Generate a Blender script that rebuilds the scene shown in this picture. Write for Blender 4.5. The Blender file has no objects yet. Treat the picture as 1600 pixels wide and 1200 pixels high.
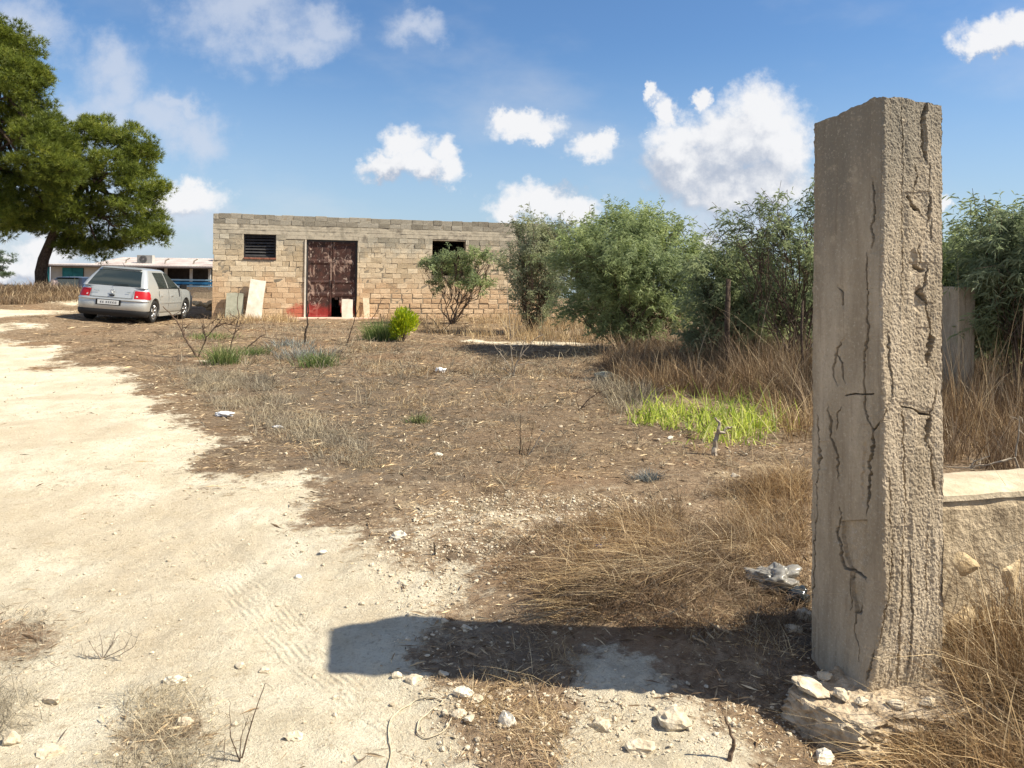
import bpy, bmesh, math, random
import numpy as np
from mathutils import Vector, Matrix

random.seed(7)
rng = np.random.default_rng(11)
scene = bpy.context.scene
col = scene.collection

# ------------------------------------------------------------------ camera
ROLL = 0.0149
CR = np.array([math.cos(ROLL), 0, math.sin(ROLL)])
CU = np.array([-math.sin(ROLL), 0, math.cos(ROLL)])
EYE = np.array([0.0, 0.0, 1.6])
cam = bpy.data.cameras.new('camera')
cam.sensor_width = 36.0
cam.lens = 27.0
cam.shift_y = -0.10625
cam.clip_start = 0.1
cam.clip_end = 6000
cam_ob = bpy.data.objects.new('camera', cam)
col.objects.link(cam_ob)
cam_ob.matrix_world = Matrix(((CR[0], CU[0], 0, 0), (0, 0, -1, 0), (CR[2], CU[2], 0, 1.6), (0, 0, 0, 1)))
scene.camera = cam_ob

# ------------------------------------------------------------------ sun, sky, exposure
SUN_EL = math.radians(47.6)
SUN_AZ = math.radians(-7.7)          # measured from +X
SV = Vector((math.cos(SUN_AZ) * math.cos(SUN_EL), math.sin(SUN_AZ) * math.cos(SUN_EL), math.sin(SUN_EL)))
sun = bpy.data.lights.new('sun', 'SUN')
sun.energy = 5.0
sun.angle = math.radians(0.55)
sun.color = (1.0, 0.92, 0.76)
sun_ob = bpy.data.objects.new('sun', sun)
col.objects.link(sun_ob)
sun_ob.rotation_euler = SV.to_track_quat('Z', 'Y').to_euler()
scene.view_settings.view_transform = 'Standard'
scene.view_settings.look = 'None'
scene.view_settings.exposure = 0.86
scene.view_settings.gamma = 1.0
scene.view_settings.use_curve_mapping = False
scene.cycles.max_bounces = 6
scene.cycles.transparent_max_bounces = 8


class NT:
    """small helper around a node tree"""
    def __init__(s, tree):
        s.t = tree
        s.n = tree.nodes
        s.l = tree.links

    def new(s, typ, ins=None, **kw):
        n = s.n.new(typ)
        for k, v in kw.items():
            setattr(n, k, v)
        if ins:
            for k, v in ins.items():
                sock = n.inputs[k]
                if isinstance(v, bpy.types.NodeSocket):
                    s.l.new(v, sock)
                else:
                    sock.default_value = v
        return n

    def m(s, op, a, b=None, c=None, clamp=False):
        n = s.n.new('ShaderNodeMath')
        n.operation = op
        n.use_clamp = clamp
        for i, v in enumerate((a, b, c)):
            if v is None:
                continue
            if isinstance(v, bpy.types.NodeSocket):
                s.l.new(v, n.inputs[i])
            else:
                n.inputs[i].default_value = v
        return n.outputs[0]

    def v(s, op, a, b=None, scale=None):
        n = s.n.new('ShaderNodeVectorMath')
        n.operation = op
        for i, x in enumerate((a, b)):
            if x is None:
                continue
            if isinstance(x, bpy.types.NodeSocket):
                s.l.new(x, n.inputs[i])
            else:
                n.inputs[i].default_value = x
        if scale is not None:
            if isinstance(scale, bpy.types.NodeSocket):
                s.l.new(scale, n.inputs['Scale'])
            else:
                n.inputs['Scale'].default_value = scale
        return n.outputs['Value'] if op in ('LENGTH', 'DOT_PRODUCT', 'DISTANCE') else n.outputs[0]

    def noise(s, vec, scale, detail=4, rough=0.55, out=0, dist=0.0):
        n = s.new('ShaderNodeTexNoise', {'Scale': scale, 'Detail': detail, 'Roughness': rough, 'Distortion': dist})
        if vec is not None:
            s.l.new(vec, n.inputs['Vector'])
        return n.outputs[out]

    def ramp(s, fac, stops, interp='LINEAR'):
        n = s.n.new('ShaderNodeValToRGB')
        cr = n.color_ramp
        cr.interpolation = interp
        while len(cr.elements) < len(stops):
            cr.elements.new(0.5)
        for e, (p, c) in zip(cr.elements, stops):
            e.position = p
            if isinstance(c, (int, float)):
                c = (c, c, c)
            e.color = (c[0], c[1], c[2], 1)
        s.l.new(fac, n.inputs[0])
        return n.outputs[0]

    def step(s, x, a, b):
        n = s.new('ShaderNodeMapRange', {'From Min': a, 'From Max': b, 'To Min': 0.0, 'To Max': 1.0}, interpolation_type='SMOOTHSTEP')
        s.l.new(x, n.inputs[0])
        return n.outputs[0]

    def mix(s, f, a, b, mode='MIX'):
        n = s.n.new('ShaderNodeMix')
        n.data_type = 'RGBA'
        n.blend_type = mode
        n.clamp_factor = True
        for i, x in ((0, f), (6, a), (7, b)):
            if isinstance(x, bpy.types.NodeSocket):
                s.l.new(x, n.inputs[i])
            else:
                n.inputs[i].default_value = x if i == 0 else (x[0], x[1], x[2], 1)
        return n.outputs[2]


def build_world():
    w = bpy.data.worlds.new('World')
    scene.world = w
    w.use_nodes = True
    nt = NT(w.node_tree)
    nt.n.clear()
    sky = nt.new('ShaderNodeTexSky', sky_type='NISHITA', sun_disc=False)
    sky.sun_elevation = SUN_EL
    sky.sun_rotation = math.pi / 2 - SUN_AZ
    sky.altitude = 50
    sky.air_density = 1.15
    sky.dust_density = 0.35
    sky.ozone_density = 2.2
    tc = nt.new('ShaderNodeTexCoord')
    d = tc.outputs['Generated']
    sx = nt.new('ShaderNodeSeparateXYZ', {0: d})
    zc = nt.m('MAXIMUM', sx.outputs[2], 0.012)
    dd = nt.new('ShaderNodeCombineXYZ', {0: sx.outputs[0], 1: sx.outputs[1], 2: zc}).outputs[0]
    nt.l.new(dd, sky.inputs[0])
    yy = nt.m('MAXIMUM', sx.outputs[1], 0.08)
    a = nt.m('DIVIDE', sx.outputs[0], yy)
    b = nt.m('DIVIDE', sx.outputs[2], yy)
    # puffy clouds: (x, y, rx, ry) where they stand in the sky (degrees-like tangent units x1200)
    puffs = [(1185, 185, 62, 55), (1150, 225, 100, 62), (1215, 235, 62, 70), (1190, 290, 75, 48), (1070, 215, 62, 42),
             (1075, 262, 70, 46), (1140, 295, 100, 42), (1215, 300, 60, 34), (1060, 235, 50, 44), (1010, 202, 1, 1), (1041, 168, 20, 26), (1019, 142, 11, 18), (1096, 152, 16, 20),
             (822, 196, 56, 20), (790, 186, 24, 16), (842, 212, 24, 14), (922, 230, 34, 24), (940, 222, 16, 18),
             (628, 232, 34, 30), (686, 240, 26, 30), (700, 272, 26, 28), (655, 262, 42, 24), (600, 264, 36, 20),
             (845, 316, 70, 28), (800, 326, 44, 18), (895, 328, 52, 22),
             (305, 302, 56, 26), (275, 318, 50, 22), (1560, 52, 60, 24), (1530, 70, 44, 18), (1600, 40, 40, 26), (1478, 318, 10, 14),
             (70, 395, 50, 26), (25, 425, 60, 30), (1102, 372, 20, 22)]
    wisps = [(165, 85, 58, 48), (185, 130, 56, 62), (160, 185, 80, 50), (240, 190, 60, 48), (300, 205, 62, 40), (272, 170, 34, 20), (380, 30, 110, 60),
             (500, 20, 50, 45), (660, 35, 46, 28), (30, 30, 70, 50), (300, 345, 90, 40), (1130, 345, 130, 40), (100, 330, 150, 90), (60, 440, 150, 50),
             (470, 55, 60, 28)]
    P = nt.new('ShaderNodeCombineXYZ', {0: a, 1: b}).outputs[0]
    n1 = nt.v('SUBTRACT', nt.noise(P, 9, 2, 0.5, out=1), (0.5, 0.5, 0.5))
    n2 = nt.v('SUBTRACT', nt.noise(P, 42, 5, 0.62, out=1), (0.5, 0.5, 0.5))
    Pd = nt.v('ADD', P, nt.v('ADD', nt.v('SCALE', n1, scale=0.045), nt.v('SCALE', n2, scale=0.046)))
    Pw = nt.v('ADD', P, nt.v('ADD', nt.v('SCALE', n1, scale=0.13), nt.v('SCALE', n2, scale=0.05)))

    def blobs(vec, bl):
        best = None
        for (x, y, rx, ry) in bl:
            ax, bx = (x - 800) / 1200, (430 - y) / 1200
            cx = ax * math.cos(ROLL) - bx * math.sin(ROLL)
            cy = bx * math.cos(ROLL) + ax * math.sin(ROLL)
            k = nt.n.new('ShaderNodeVectorMath')
            k.operation = 'MULTIPLY_ADD'
            nt.l.new(vec, k.inputs[0])
            k.inputs[1].default_value = (940 / rx, 940 / ry, 0)
            k.inputs[2].default_value = (-cx * 940 / rx, -cy * 940 / ry, 0)
            q = nt.v('LENGTH', k.outputs[0])
            best = q if best is None else nt.m('SMOOTH_MIN', best, q, 0.15)
        return nt.m('SUBTRACT', 1.0, best)
    d1 = blobs(Pd, puffs)
    d1b = blobs(nt.v('ADD', Pd, (0.018, 0.045, 0)), [p for p in puffs if p[2] > 22])
    fine = nt.new('ShaderNodeSeparateXYZ', {0: n2}).outputs[2]
    m1 = nt.step(nt.m('ADD', d1, nt.m('MULTIPLY', fine, 0.75)), -0.04, 0.60)
    lit = nt.step(nt.m('ADD', nt.m('SUBTRACT', d1, d1b), nt.m('MULTIPLY', fine, 1.5)), -0.50, 0.60)
    d2 = blobs(Pw, wisps)
    m2 = nt.m('MULTIPLY', nt.step(nt.m('ADD', d2, nt.m('MULTIPLY', fine, 0.7)), -0.15, 0.9), 0.7)
    # thin general veil everywhere and unseen clouds behind, thickened to whiten the shadow fill
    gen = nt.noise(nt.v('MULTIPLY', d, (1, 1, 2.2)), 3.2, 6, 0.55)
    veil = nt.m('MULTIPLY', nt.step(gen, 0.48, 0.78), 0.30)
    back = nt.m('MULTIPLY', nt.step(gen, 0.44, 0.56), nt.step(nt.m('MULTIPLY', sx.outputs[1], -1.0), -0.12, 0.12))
    infr = nt.step(sx.outputs[1], 0.08, 0.2)
    skyc = nt.mix(1.0, sky.outputs[0], (0.72, 0.96, 1.22), "MULTIPLY")
    hz = nt.step(sx.outputs[2], 0.30, 0.0)
    skyc = nt.mix(nt.m('MULTIPLY', hz, 0.6), skyc, (4.9, 6.0, 7.5))
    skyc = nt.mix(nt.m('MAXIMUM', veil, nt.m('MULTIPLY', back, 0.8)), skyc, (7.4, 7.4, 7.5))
    skyc = nt.mix(nt.m('MULTIPLY', m2, infr), skyc, (6.2, 6.7, 7.7))
    cl = nt.mix(lit, (4.4, 4.9, 5.9), (8.6, 8.6, 8.7))
    skyc = nt.mix(nt.m('MULTIPLY', nt.m('MULTIPLY', m1, infr), 0.96), skyc, cl)
    w.cycles.sampling_method = 'MANUAL'
    w.cycles.sample_map_resolution = 256
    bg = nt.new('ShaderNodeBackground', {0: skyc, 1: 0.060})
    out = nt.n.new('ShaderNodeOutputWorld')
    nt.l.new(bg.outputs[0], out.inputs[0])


build_world()


def ray(x, y):
    return CR * (x - 800) / 1200 + np.array([0, 1, 0.]) + CU * (430 - y) / 1200


def atY(x, y, Y):
    return EYE + ray(x, y) * Y


def atz(x, y, z=0.0):
    d = ray(x, y)
    return EYE + d * ((z - 1.6) / d[2])


# ------------------------------------------------------------------ numeric noise
def _h(ix, iy, s):
    n = (ix.astype(np.int64) * 374761393 + iy.astype(np.int64) * 668265263 + s * 974711) & 0xffffffff
    n = ((n ^ (n >> 13)) * 1274126177) & 0xffffffff
    n = n ^ (n >> 16)
    return (n & 0xffff) / 65535.0


def vn(x, y, s=0):
    x = np.asarray(x, float)
    y = np.asarray(y, float)
    ix = np.floor(x)
    iy = np.floor(y)
    fx = x - ix
    fy = y - iy
    fx = fx * fx * (3 - 2 * fx)
    fy = fy * fy * (3 - 2 * fy)
    a = _h(ix, iy, s)
    b = _h(ix + 1, iy, s)
    c = _h(ix, iy + 1, s)
    d = _h(ix + 1, iy + 1, s)
    return a + (b - a) * fx + (c - a) * fy + (a - b - c + d) * fx * fy - 0.5


def fbm(x, y, s=0, o=4, g=0.5):
    t = 0
    am = 1.0
    for i in range(o):
        t = t + am * vn(x * 2 ** i + 17.3 * i, y * 2 ** i - 9.1 * i, s + i)
        am *= g
    return t


def sst(a, b, x):
    t = np.clip((np.asarray(x, float) - a) / (b - a), 0, 1)
    return t * t * (3 - 2 * t)


# ------------------------------------------------------------------ mesh helpers
def mesh_np(name, V, faces, smooth=False, attrs=None):
    """V (n,3); faces: list of integer arrays (k, 3 or 4)"""
    me = bpy.data.meshes.new(name)
    V = np.asarray(V, np.float32)
    faces = [np.asarray(f, np.int32) for f in faces if len(f)]
    nl = sum(f.size for f in faces)
    nf = sum(len(f) for f in faces)
    me.vertices.add(len(V))
    me.vertices.foreach_set('co', V.ravel())
    me.loops.add(nl)
    me.loops.foreach_set('vertex_index', np.concatenate([f.ravel() for f in faces]))
    me.polygons.add(nf)
    tot = np.concatenate([np.full(len(f), f.shape[1], np.int32) for f in faces])
    st = np.concatenate([[0], np.cumsum(tot)[:-1]]).astype(np.int32)
    me.polygons.foreach_set('loop_start', st)
    me.polygons.foreach_set('loop_total', tot)
    me.update(calc_edges=True)
    me.polygons.foreach_set('use_smooth', np.full(nf, bool(smooth)))
    if attrs:
        for k, a in attrs.items():
            at = me.attributes.new(k, 'FLOAT', 'POINT')
            at.data.foreach_set('value', np.asarray(a, np.float32))
    me.validate()
    return me


def link(name, me, mat=None, parent=None, loc=None):
    o = bpy.data.objects.new(name, me)
    col.objects.link(o)
    if mat is not None and me is not None and not me.materials:
        me.materials.append(mat)
    if parent is not None:
        o.parent = parent
    if loc is not None:
        o.location = loc
    return o


def tag(o, label=None, cat=None, group=None, kind=None):
    if label:
        o['label'] = label
    if cat:
        o['category'] = cat
    if group:
        o['group'] = group
    if kind:
        o['kind'] = kind
    return o


def empty(name, loc=(0, 0, 0), rz=0.0, label=None, cat=None, group=None):
    o = bpy.data.objects.new(name, None)
    o.empty_display_size = 0.2
    col.objects.link(o)
    o.location = loc
    o.rotation_euler = (0, 0, rz)
    return tag(o, label, cat, group)


class MB:
    """collects small pieces into one mesh"""
    def __init__(s):
        s.v = []
        s.q = []
        s.t = []
        s.a = []
        s.n = 0

    def add(s, V, q=None, t=None, a=0.5):
        V = np.asarray(V, float)
        s.v.append(V)
        s.a.append(np.full(len(V), a) if np.isscalar(a) else np.asarray(a, float))
        if q is not None and len(q):
            s.q.append(np.asarray(q) + s.n)
        if t is not None and len(t):
            s.t.append(np.asarray(t) + s.n)
        s.n += len(V)

    def box(s, c, d, rot=None, a=0.5):
        c = np.asarray(c, float)
        h = np.asarray(d, float) / 2
        V = np.array([(x, y, z) for z in (-1, 1) for y in (-1, 1) for x in (-1, 1)]) * h
        if rot is not None:
            V = V @ np.asarray(rot).T
        s.add(V + c, [(0, 2, 3, 1), (4, 5, 7, 6), (0, 1, 5, 4), (2, 6, 7, 3), (0, 4, 6, 2), (1, 3, 7, 5)], a=a)

    def tube(s, pts, rad, n=6, cap=True, a=0.5):
        pts = np.asarray(pts, float)
        m = len(pts)
        rad = np.broadcast_to(np.asarray(rad, float), (m,))
        T = np.gradient(pts, axis=0)
        T /= np.linalg.norm(T, axis=1)[:, None] + 1e-9
        ref = np.array([0.3, 0.2, 1.0]) if abs(T[0][2]) < 0.85 else np.array([1.0, 0.1, 0.1])
        A = np.cross(T, ref)
        A /= np.linalg.norm(A, axis=1)[:, None] + 1e-9
        B = np.cross(T, A)
        an = np.linspace(0, 2 * math.pi, n, endpoint=False)
        V = (pts[:, None] + rad[:, None, None] * (np.cos(an)[None, :, None] * A[:, None] + np.sin(an)[None, :, None] * B[:, None])).reshape(-1, 3)
        i = np.arange(m - 1)[:, None] * n
        j = np.arange(n)[None, :]
        k = (j + 1) % n
        q = np.stack([i + j, i + k, i + n + k, i + n + j], -1).reshape(-1, 4)
        t = None
        if cap:
            t = [(0, b + 1, b) for b in range(1, n - 1)] + [((m - 1) * n, (m - 1) * n + b, (m - 1) * n + b + 1) for b in range(1, n - 1)]
        s.add(V, q, t, a)

    def mesh(s, name, smooth=False, attr=True):
        V = np.concatenate(s.v)
        f = []
        if s.q:
            f.append(np.concatenate(s.q))
        if s.t:
            f.append(np.concatenate(s.t))
        return mesh_np(name, V, f, smooth, {'rnd': np.concatenate(s.a)} if attr else None)

    def build(s, name, mat, parent=None, smooth=False, loc=None):
        return link(name, s.mesh(name, smooth), mat, parent, loc)


def rotz(a):
    return np.array([[math.cos(a), -math.sin(a), 0], [math.sin(a), math.cos(a), 0], [0, 0, 1]])


def rotx(a):
    return np.array([[1, 0, 0], [0, math.cos(a), -math.sin(a)], [0, math.sin(a), math.cos(a)]])


def roty(a):
    return np.array([[math.cos(a), 0, math.sin(a)], [0, 1, 0], [-math.sin(a), 0, math.cos(a)]])


def unit(v):
    return v / (np.linalg.norm(v, axis=-1, keepdims=True) + 1e-9)


def leaves_np(P, D, L, W, droop=0.2, rr=None):
    """folded lance leaves: 4 verts, 2 tris each"""
    n = len(P)
    L = np.broadcast_to(L, (n,))[:, None]
    W = np.broadcast_to(W, (n,))[:, None]
    D = unit(D)
    R = rng.normal(size=(n, 3))
    S = unit(np.cross(D, R))
    N = np.cross(S, D)
    mid = P + D * L * 0.5 + np.array([0, 0, 1]) * 0
    tip = P + D * L + np.array([0, 0, -1]) * L * droop
    V = np.stack([P, mid + S * W * 0.5 + N * W * 0.2, mid - S * W * 0.5 + N * W * 0.2, tip], 1).reshape(-1, 3)
    i = np.arange(n)[:, None] * 4
    T = np.concatenate([i + [0, 1, 3], i + [0, 3, 2]])
    r = rng.random(n) if rr is None else rr
    return V, T, np.repeat(r, 4)


def blades_np(P, H, W, lean, curl=0.5, rr=None, az=None):
    """grass blades, 7 verts 5 tris; lean: horizontal offset vector (n,3) at the tip as a fraction of H"""
    n = len(P)
    H = np.broadcast_to(H, (n,))
    W = np.broadcast_to(W, (n,))
    a = rng.random(n) * 2 * math.pi if az is None else az
    S = np.stack([np.cos(a), np.sin(a), np.zeros(n)], 1)
    ts = [0, 0.4, 0.75, 1.0]
    rows = []
    for t in ts:
        off = lean * (H * (t ** (1 + curl)))[:, None]
        ll = np.sqrt(np.sum(lean ** 2, 1))
        up = H * (t - 0.35 * np.minimum(ll, 1.6) * t * t)
        C = P + off + np.stack([np.zeros(n), np.zeros(n), up], 1)
        w = (W * (1 - t * 0.75) * 0.5)[:, None]
        if t < 1:
            rows += [C + S * w, C - S * w]
        else:
            rows += [C]
    V = np.stack(rows, 1).reshape(-1, 3)
    i = np.arange(n)[:, None] * 7
    Q = np.concatenate([i + [0, 1, 3, 2], i + [2, 3, 5, 4]])
    T = i + [4, 5, 6]
    r = rng.random(n) if rr is None else rr
    return V, Q, T, np.repeat(r, 7)


def rock_mesh(name, s=(1, 1, 1), seed=0, sub=2, rough=0.22):
    bm = bmesh.new()
    bmesh.ops.create_icosphere(bm, subdivisions=sub, radius=1.0)
    r = np.random.default_rng(seed)
    cuts = [(unit(r.normal(size=3)), r.uniform(0.45, 0.85)) for _ in range(9)]
    for v in bm.verts:
        p = np.array(v.co)
        for nrm, dd in cuts:
            e = p @ nrm - dd
            if e > 0:
                p = p - nrm * e * 0.95
        p = p * (1 + rough * 0.35 * r.normal())
        v.co = p * np.array(s)
    me = bpy.data.meshes.new(name)
    bm.to_mesh(me)
    bm.free()
    return me
# ------------------------------------------------------------------ terrain shape
def H0(x, y):
    """large shapes of the ground"""
    x = np.asarray(x, float)
    y = np.asarray(y, float)
    h = 0.16 * sst(9, 19, y)
    h = h + 0.085 * np.clip(-9.4 - x, 0, 3.0) * np.exp(-((y - 20.5) / 4.0) ** 2)
    bank = sst(-13.6, -16.3, x)
    h = h + 0.62 * bank * np.exp(-((y - 31.0) / 3.2) ** 2) + 0.10 * sst(-12, -15, x) * sst(23, 28, y) * (1 - sst(31, 36, y))
    h = h - 0.05 * np.exp(-(((x + 10.3) / 2.2) ** 2 + ((y - 21.5) / 3.0) ** 2))
    h = h - 0.38 * sst(32, 36, y) * sst(-7, -10, x)
    h = h - 0.0 * sst(29, 34, y) * sst(-7, -10, x)
    h = h - 0.040 * np.clip(y - 47, 0, 1e5) * sst(45, 60, y)
    h = h - 0.02 * np.clip(np.abs(x) - 60, 0, 1e5)
    h = h + 0.10 * np.exp(-(((x - 0.95) / 0.75) ** 2 + ((y - 4.05) / 0.50) ** 2))
    h = h + 0.05 * np.exp(-(((x - 0.55) / 0.35) ** 2 + ((y - 3.72) / 0.20) ** 2))
    h = h + 0.04 * np.exp(-(((x - 1.0) / 0.35) ** 2 + ((y - 3.3) / 0.22) ** 2))
    h = h - 0.04 * np.exp(-(((x - 1.15) / 0.25) ** 2 + ((y - 2.65) / 0.3) ** 2))
    return h


RUT = np.array([atz(x, y)[:2] for x, y in [(325, 850), (355, 888), (420, 958), (475, 1012), (565, 1085), (690, 1160), (860, 1260)]])


def seg_dist(x, y, poly):
    """distance to a polyline, signed side offset"""
    best = np.full(np.shape(x), 1e9)
    side = np.zeros(np.shape(x))
    for (x0, y0), (x1, y1) in zip(poly[:-1], poly[1:]):
        dx, dy = x1 - x0, y1 - y0
        L2 = dx * dx + dy * dy
        t = np.clip(((x - x0) * dx + (y - y0) * dy) / L2, 0, 1)
        ex, ey = x - x0 - t * dx, y - y0 - t * dy
        d = np.hypot(ex, ey)
        s = (dx * ey - dy * ex) / math.sqrt(L2)
        m = d < best
        best = np.where(m, d, best)
        side = np.where(m, s, side)
    return best, side


def in_poly(x, y, poly):
    c = np.zeros(np.shape(x), bool)
    n = len(poly)
    for i in range(n):
        x0, y0 = poly[i]
        x1, y1 = poly[(i + 1) % n]
        k = ((y0 > y) != (y1 > y)) & (x < (x1 - x0) * (y - y0) / (y1 - y0 + 1e-12) + x0)
        c ^= k
    return c


_px = [(-300, 474), (128, 474), (128, 492), (72, 512), (42, 530), (70, 548), (130, 566), (190, 592), (255, 620), (300, 650), (345, 690),
       (415, 735), (440, 780), (480, 840), (540, 900), (600, 950), (640, 1000), (700, 1060), (740, 1110), (800, 1140), (900, 1105), (1100, 1100),
       (1215, 1130), (1300, 1230), (1300, 1500), (-900, 1500), (-900, 800), (-400, 560)]
TRACK = np.array([atz(x, y, 0.15 if y < 520 else 0.03)[:2] for x, y in _px])
TR2 = np.vstack([TRACK, TRACK[:1]])


def _el(x, y, cx, cy, rx, ry):
    c = atz(cx, cy)
    r = atz(cx + rx, cy)
    f = atz(cx, cy - ry)
    return np.exp(-(((x - c[0]) / max(r[0] - c[0], .01)) ** 2 + ((y - c[1]) / max(f[1] - c[1], .01)) ** 2))


def track_mask(x, y):
    x = np.asarray(x, float)
    y = np.asarray(y, float)
    wx = x + (0.22 + y / 26) * fbm(x * 1.3, y * 0.9, 3, 5, .6)
    wy = y + (0.25 + y / 20) * fbm(x * 1.3, y * 0.9, 8, 5, .6)
    d, _ = seg_dist(wx, wy, TR2)
    ins = in_poly(wx, wy, TRACK)
    w = 0.30 + 0.035 * y
    m = sst(-w, w, np.where(ins, d, -d))
    # islands
    for e, k in [((365, 715, 70, 18), -0.9), ((20, 1000, 90, 45), -0.7), ((260, 1130, 100, 60), -0.65), ((20, 494, 130, 5), -1.0), ((20, 520, 50, 9), -0.9), ((-60, 545, 80, 12), -0.8), ((130, 484, 40, 3), -0.5), ((60, 580, 50, 8), -0.35), ((160, 640, 60, 9), -0.3), ((110, 760, 60, 14), -0.25), ((720, 740, 90, 14), 0.25),
                 ((950, 1050, 95, 50), 0.75), ((1000, 1150, 130, 40), 0.5), ((840, 1190, 60, 50), -0.4), ((800, 1120, 70, 30), -0.4), ((960, 765, 70, 14), 0.45),
                 ((560, 690, 60, 7), 0.3), ((850, 548, 90, 4), 0.75), ((740, 543, 50, 4), 0.6), ((950, 595, 70, 6), 0.35), ((330, 567, 30, 2), 0.8), ((640, 560, 40, 4), 0.35),
                 ((205, 505, 30, 3), 0.5), ((600, 1010, 60, 40), 0.3), ((1180, 1010, 50, 30), 0.25), ((490, 900, 60, 60), 0.3), ((640, 860, 160, 70), 0.42), ((860, 815, 170, 30), 0.38), ((560, 960, 90, 50), 0.45), ((700, 930, 60, 40), 0.35)]:
        m = m + k * _el(x, y, *e)
    m = m + 0.55 * fbm(x * 2.3, y * 2.0, 21, 5, .6) * (0.5 + 0.1 * (m > 0.5))
    return np.clip(m, 0, 1)


def H(x, y):
    x = np.asarray(x, float)
    y = np.asarray(y, float)
    h = H0(x, y)
    k = sst(0.4, 6, y)
    h = h + (0.035 + 0.05 * k) * fbm(x * 0.45, y * 0.45, 40, 3) * sst(0, 2, y)
    h = h + 0.018 * fbm(x * 2.6, y * 2.6, 50, 4) + 0.010 * fbm(x * 11, y * 11, 60, 3) + 0.006 * np.abs(fbm(x * 23, y * 23, 64, 2)) * sst(8, 4, y)
    lump = np.exp(-(((x - .60) / .55) ** 2 + ((y - 2.95) / .55) ** 2))
    h = h + lump * (.030 * np.abs(fbm(x * 7, y * 7, 71, 4, .6)) + .010 * fbm(x * 21, y * 21, 72, 3)) + 0.010 * np.abs(fbm(x * 5, y * 5, 73, 4, .6)) * sst(9, 3, y)
    d, s = seg_dist(x, y, RUT)
    band = 1 - sst(0.10, 0.20, d)
    h = h - 0.014 * band
    return h


def Hf(x, y):
    return float(H(np.array([x]), np.array([y]))[0])


def onG(px, py, dz=0.0):
    """where the sight line through a photo point meets the ground"""
    d = ray(px, py)
    lo, hi = 1.0, 200.0
    ts = np.concatenate([np.linspace(1.5, 15, 800), np.linspace(15.02, 90, 1500)])
    P = EYE + d * ts[:, None]
    g = P[:, 2] - H(P[:, 0], P[:, 1])
    k = np.argmax(g < 0)
    if k == 0:
        k = len(ts) - 1
    p = P[k]
    return np.array([p[0], p[1], Hf(p[0], p[1]) + dz])


# ------------------------------------------------------------------ materials
def new_mat(name, rough=0.8, spec=0.3):
    m = bpy.data.materials.new(name)
    m.use_nodes = True
    nt = NT(m.node_tree)
    b = nt.n['Principled BSDF']
    b.inputs['Roughness'].default_value = rough
    b.inputs['Specular IOR Level'].default_value = spec
    return m, nt, b


def setc(nt, b, c):
    if isinstance(c, bpy.types.NodeSocket):
        nt.l.new(c, b.inputs['Base Color'])
    else:
        b.inputs['Base Color'].default_value = (c[0], c[1], c[2], 1)


def bump(nt, b, h, dist=0.01, strength=1.0):
    n = nt.new('ShaderNodeBump', {'Strength': strength, 'Distance': dist, 'Height': h})
    nt.l.new(n.outputs[0], b.inputs['Normal'])


def objpos(nt):
    return nt.n.new('ShaderNodeTexCoord').outputs['Object']


def wpos(nt):
    return nt.n.new('ShaderNodeNewGeometry').outputs['Position']


def attr(nt, k):
    return nt.new('ShaderNodeAttribute', attribute_name=k).outputs['Fac']


def mat_noise(name, c1, c2, scale, rough=0.85, bsc=None, bd=0.004, spec=0.2, c3=None, metal=0.0):
    m, nt, b = new_mat(name, rough, spec)
    p = wpos(nt)
    f = nt.noise(p, scale, 6, 0.62)
    st = [(0.34, c1), (0.66, c2)]
    if c3:
        st = [(0.32, c1), (0.5, c2), (0.68, c3)]
    setc(nt, b, nt.ramp(f, st))
    b.inputs['Metallic'].default_value = metal
    if bd:
        bump(nt, b, nt.noise(p, bsc or scale * 4, 5, 0.6), bd)
    return m


def mat_leaf(name, stops, trans=0.35, rough=0.55, spec=0.35):
    """foliage: colour from the per-leaf value, some light shining through"""
    m, nt, b = new_mat(name, rough, spec)
    c = nt.ramp(attr(nt, 'rnd'), stops)
    big = nt.noise(wpos(nt), 1.3, 2, 0.5)
    c = nt.mix(nt.step(big, 0.35, 0.65), nt.mix(1.0, c, (0.82, 0.84, 0.86), 'MULTIPLY'), nt.mix(1.0, c, (1.12, 1.1, 1.0), 'MULTIPLY'))
    setc(nt, b, c)
    if trans:
        tr = nt.new('ShaderNodeBsdfTranslucent', {0: c})
        mx = nt.new('ShaderNodeMixShader', {0: trans})
        nt.l.new(b.outputs[0], mx.inputs[1])
        nt.l.new(tr.outputs[0], mx.inputs[2])
        nt.l.new(mx.outputs[0], nt.n['Material Output'].inputs[0])
    return m


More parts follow.
